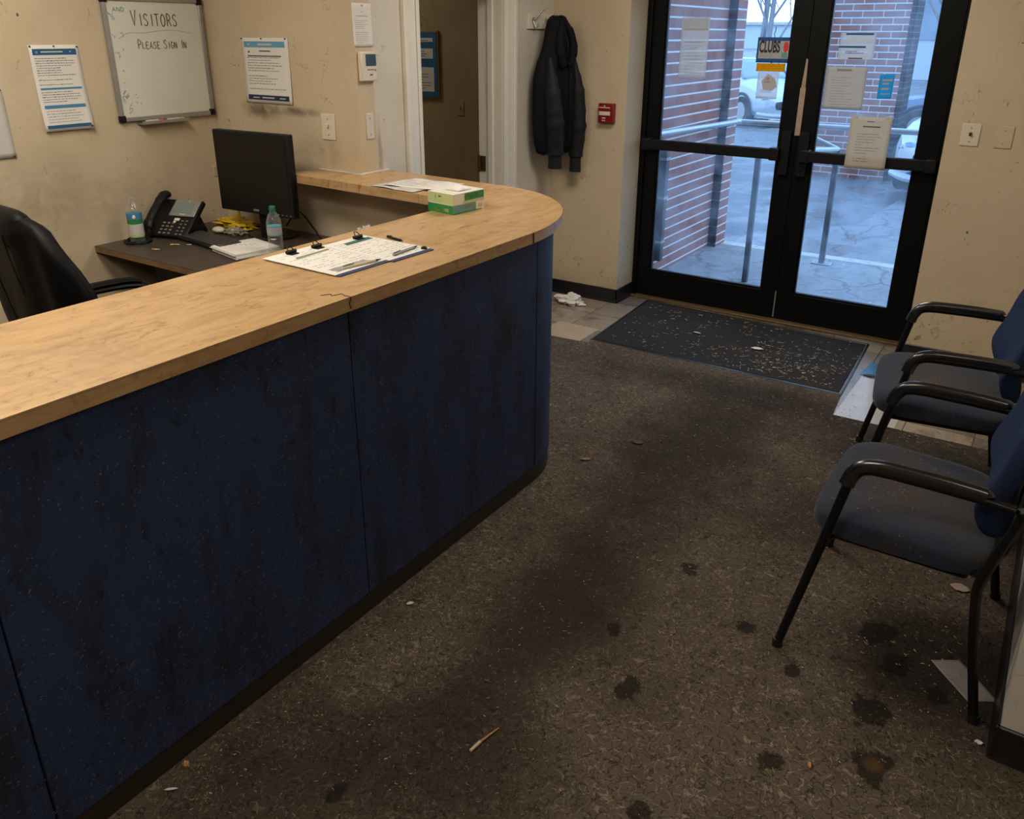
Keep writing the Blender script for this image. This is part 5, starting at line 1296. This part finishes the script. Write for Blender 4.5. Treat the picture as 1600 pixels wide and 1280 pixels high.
# cars
def car(name, label, loc, rz, paint, L=4.4, W=1.78, Hh=1.42):
    t = thing(name, label, 'car', loc, rz)       # nose towards +x
    st = [(-.5, .62, .55, .70, .55, .70), (-.485, .80, .34, .86, .62, .88), (-.42, .88, .26, .94, .70, .96), (-.30, .89, .24, .96, .62, 1.25), (-.16, .89, .22, .94, .60, Hh), (.04, .89, .22, .92, .60, Hh), (.20, .89, .22, .90, .64, .98),
          (.30, .88, .24, .86, .70, .88), (.42, .84, .26, .76, .62, .78), (.475, .74, .30, .66, .52, .66), (.50, .55, .38, .56, .40, .54)]
    def S(u, v):
        q = v*(len(st)-1); i = min(int(q), len(st)-2); f = q-i; f = f*f*(3-2*f)
        s = [st[i][k]*(1-f)+st[i+1][k]*f for k in range(6)]
        ring = [(-s[1]*.9, s[2]), (-s[1], s[2]+.12), (-s[1], s[3]*.8), (-s[1]*.96, s[3]), (-s[4]*1.0, max(s[5], s[3])-.03 if s[5] > s[3] else s[3]+.01), (-s[4]*.6, max(s[5], s[3]+.02)), (0, max(s[5], s[3]+.03)+.01)]
        ring = ring + [(-a, b) for a, b in ring[-2::-1]]
        w = u*(len(ring)-1); j = min(int(w), len(ring)-2); g = w-j
        return (s[0]*L, (ring[j][0]*(1-g)+ring[j+1][0]*g)*W/1.78, ring[j][1]*(1-g)+ring[j+1][1]*g)
    b = MB().grid(36, 60, S); 
    o = b.build('body', paint, t, local=True, angle=50)
    mb = MB(); mb.grid(10, 6, lambda u, v: (L*(.075+.12*v), (-.54+1.08*u)*(1+.1*v), Hh-.03-(Hh-1.0)*v*.98+.018)); mb.build('windscreen', 'car_glass', t, local=True, solid=.01)
    for sy in (-1, 1):
        MB().prism([(-.30*L, .98), (.19*L, .97), (.055*L, Hh-.07), (-.16*L, Hh-.07), (-.25*L, 1.24)], sy*.70-.03, sy*.70+.03, tf=lambda x, z, y: (x, y+sy*.14*(1.45-z), z)).build('side_window', 'car_glass', t, local=True)
        for fx in (-.31, .31):
            w_ = MB().tube([(fx*L, sy*(W/2-.20), .32), (fx*L, sy*(W/2+.006), .32)], .32, 28).build('wheel', 'tyre', t, local=True, bevel=.02)
            mb = MB(); mb.tube([(fx*L, sy*(W/2-.02), .32), (fx*L, sy*(W/2+.012), .32)], [.19, .20], 24)
            mb.build('rim', 'silver', w_, local=True)
            MB().tube([(fx*L+.375*math.cos(a), sy*(W/2+.002), .33+.375*math.sin(a)) for a in [PI*k/16 for k in range(-1, 18)]], .03, 8).build('wheel_arch', 'tyre', t, local=True)
        MB().blob((.455*L, sy*.60, .62), (.13, .17, .07), 10).build('headlight', 'headlamp', t, local=True)
    MB().tube(catmull([(.44*L, -.82, .30), (.49*L, -.55, .27), (.505*L, 0, .26), (.49*L, .55, .27), (.44*L, .82, .30)], 6), .05, 8).build('bumper_lip', paint, t, local=True)
    MB().tube(catmull([(.482*L, -.45, .46), (.503*L, 0, .46), (.482*L, .45, .46)], 6), .055, 8).build('grille', 'tyre', t, local=True)
    return t
ZL = -.14
car('car', 'white car nose closest to the right glass door', (-.72, 13.15, -.10), math.radians(-97), 'car_white', L=4.5)
car('car', 'silver blue car parked beyond the nearer white nose', (-1.05, 18.3, ZL), math.radians(180), 'car_blue')
car('car', 'white car seen through the left door past the brick', (-6.86, 20.5, ZL), math.radians(-40), 'car_white')

# bare trees
def tree(label, x, y, H, seed, r0=.16):
    r = random.Random(seed); mb = MB()
    def br(p, d, L, rad, lev):
        pts = [p]; q = p.copy(); dd = d.copy()
        for k in range(4):
            dd = (dd+Vector((r.uniform(-.18, .18), r.uniform(-.18, .18), r.uniform(-.02, .16)))).normalized(); q = q+dd*L/4; pts.append(q.copy())
        mb.tube(pts, [rad*(1-.5*k/4) for k in range(5)], 6 if lev < 2 else 4)
        if lev < 4:
            for k in range(5 if lev else 8):
                t = r.uniform(.3, 1) if lev else r.uniform(.16, 1.0)
                i = min(int(t*4), 3); s = pts[i]+(pts[i+1]-pts[i])*(t*4-i)
                a = r.uniform(0, 2*PI); el = r.uniform(.35, .95)
                nd = (dd*math.cos(el)+Vector((math.cos(a), math.sin(a), .25))*math.sin(el)).normalized()
                br(s, nd, L*r.uniform(.42, .62), max(.013, rad*.42), lev+1)
    br(Vector((x, y, ZL)), Vector((0, 0, 1)), H, r0, 0)
    return tag(mb.build('bare_tree', 'bark', smooth=False), label, 'tree')
tree('nearest bare tree standing behind the white car past the porch', -10.05, 29, 6.5, 3, .15)
tree('second bare tree, above the CLUBS card on the left door', -9.2, 36, 7, 5)
tree('slim bare tree close behind the white car seen past the porch', -10.6, 33, 6.5, 23, .12)
tree('bare tree in the gap between the doors', -8.0, 40, 8, 8)
tree('bare tree above the silver blue car at the right', -4.4, 34, 7.5, 12)
tree('bare tree at the far left behind the first trunk', -13.6, 42, 8, 15)
bg = thing('far_building', 'pale hazy building beyond the cars at the right', 'building', (-3.0, 46, ZL))
MB().box(-7.6, 6, 44, 54, ZL, 9).build('wall', 'bldg', bg, smooth=False)
for x in (-6.8, -5.0, -3.2, -1.4, .4):
    for z in (1.6, 4.6): MB().box(x, x+1.0, 43.95, 44.02, z, z+1.7).build('window', 'bldg_win', bg, smooth=False)
lb = thing('kiosk', 'tall narrow white kiosk panel beside the far building', 'kiosk', (-5.4, 28, ZL))
MB().box(-5.35, -4.75, 28, 28.3, ZL, 3.1).build('panel', 'board_white', lb)
mb = MB(); mb.box(-5.38, -5.33, 27.98, 28.3, ZL, 3.15); mb.box(-4.77, -4.72, 27.98, 28.3, ZL, 3.15); mb.box(-5.38, -4.72, 27.98, 28.3, 1.4, 1.48); mb.build('frame', 'post', lb)

# ------------------------------------------------------------------ light
w = bpy.data.worlds.new('overcast_sky'); SC.world = w; w.use_nodes = True
nt = w.node_tree; nt.nodes.clear()
bgk = nt.nodes.new('ShaderNodeBackground'); outw = nt.nodes.new('ShaderNodeOutputWorld')
tcw = nt.nodes.new('ShaderNodeTexCoord'); sx = nt.nodes.new('ShaderNodeSeparateXYZ'); rp = nt.nodes.new('ShaderNodeValToRGB')
nt.links.new(tcw.outputs['Generated'], sx.inputs[0]); nt.links.new(sx.outputs[2], rp.inputs[0])
rp.color_ramp.elements[0].position = 0.0; rp.color_ramp.elements[0].color = (.52, .74, 1.0, 1)
rp.color_ramp.elements[1].position = .7; rp.color_ramp.elements[1].color = (.38, .62, 1.0, 1)
nt.links.new(rp.outputs[0], bgk.inputs[0]); bgk.inputs[1].default_value = 3.8
nt.links.new(bgk.outputs[0], outw.inputs[0])
def area(name, loc, rot, sx_, sy_, power, col):
    l = bpy.data.lights.new(name, 'AREA'); l.shape = 'RECTANGLE'; l.size = sx_; l.size_y = sy_; l.energy = power; l.color = col
    o = bpy.data.objects.new(name, l); COL.objects.link(o); o.location = loc; o.rotation_euler = rot
    return o
WARM = (1.0, .92, .78)
area('ceiling_lamp_desk', (-3.0, 1.5, 2.69), (0, 0, 0), 1.2, .6, 33, WARM)
area('ceiling_lamp_counter', (-1.6, .2, 2.69), (0, 0, 0), 1.2, .6, 30, WARM)
area('ceiling_lamp_lobby', (-1.5, 3.7, 2.69), (0, 0, 0), 1.2, .6, 30, WARM)
area('ceiling_lamp_rear', (.6, -.6, 2.69), (0, 0, 0), 1.2, .6, 16, WARM)
area('inner_room_fill', (-4.9, 4.2, 2.69), (0, 0, 0), .5, .5, 9, WARM)  # unseen source added to brighten the room behind the doorway
p = area('doorway_daylight_portal', (-1.5, 5.50, 1.08), (math.radians(-90), 0, 0), 1.9, 2.1, 1, (1, 1, 1)); p.data.cycles.is_portal = True

# ------------------------------------------------------------------ camera
cam = bpy.data.cameras.new('camera'); co = bpy.data.objects.new('camera', cam); COL.objects.link(co); SC.camera = co
F, CY, YAW, PITCH, ROLL = 1264.9, 556.8, -.5887, .3788, .0033
cy_, sy_ = math.cos(YAW), math.sin(YAW); cp, sp = math.cos(PITCH), math.sin(PITCH)
fw = Vector((sy_*cp, cy_*cp, -sp)); rt = Vector((cy_, -sy_, 0)); up = rt.cross(fw)
r2 = rt*math.cos(ROLL)+up*math.sin(ROLL); u2 = up*math.cos(ROLL)-rt*math.sin(ROLL)
m3 = Matrix((r2, u2, -fw)).transposed(); co.matrix_world = Matrix.Translation((0, 0, 1.80)) @ m3.to_4x4()
cam.sensor_fit = 'HORIZONTAL'; cam.sensor_width = 36; cam.lens = F/1600*36
cam.shift_y = -(640-CY)/1600
cam.clip_start = .05; cam.clip_end = 300

vs = SC.view_settings
vs.view_transform = 'Standard'; vs.look = 'None'; vs.exposure = 0.0; vs.gamma = 1.0; vs.use_curve_mapping = False
SC.cycles.max_bounces = 8; SC.cycles.transparent_max_bounces = 16; SC.cycles.use_denoising = True
SC.cycles.caustics_reflective = False; SC.cycles.caustics_refractive = False
SC.cycles.sample_clamp_indirect = 4.0
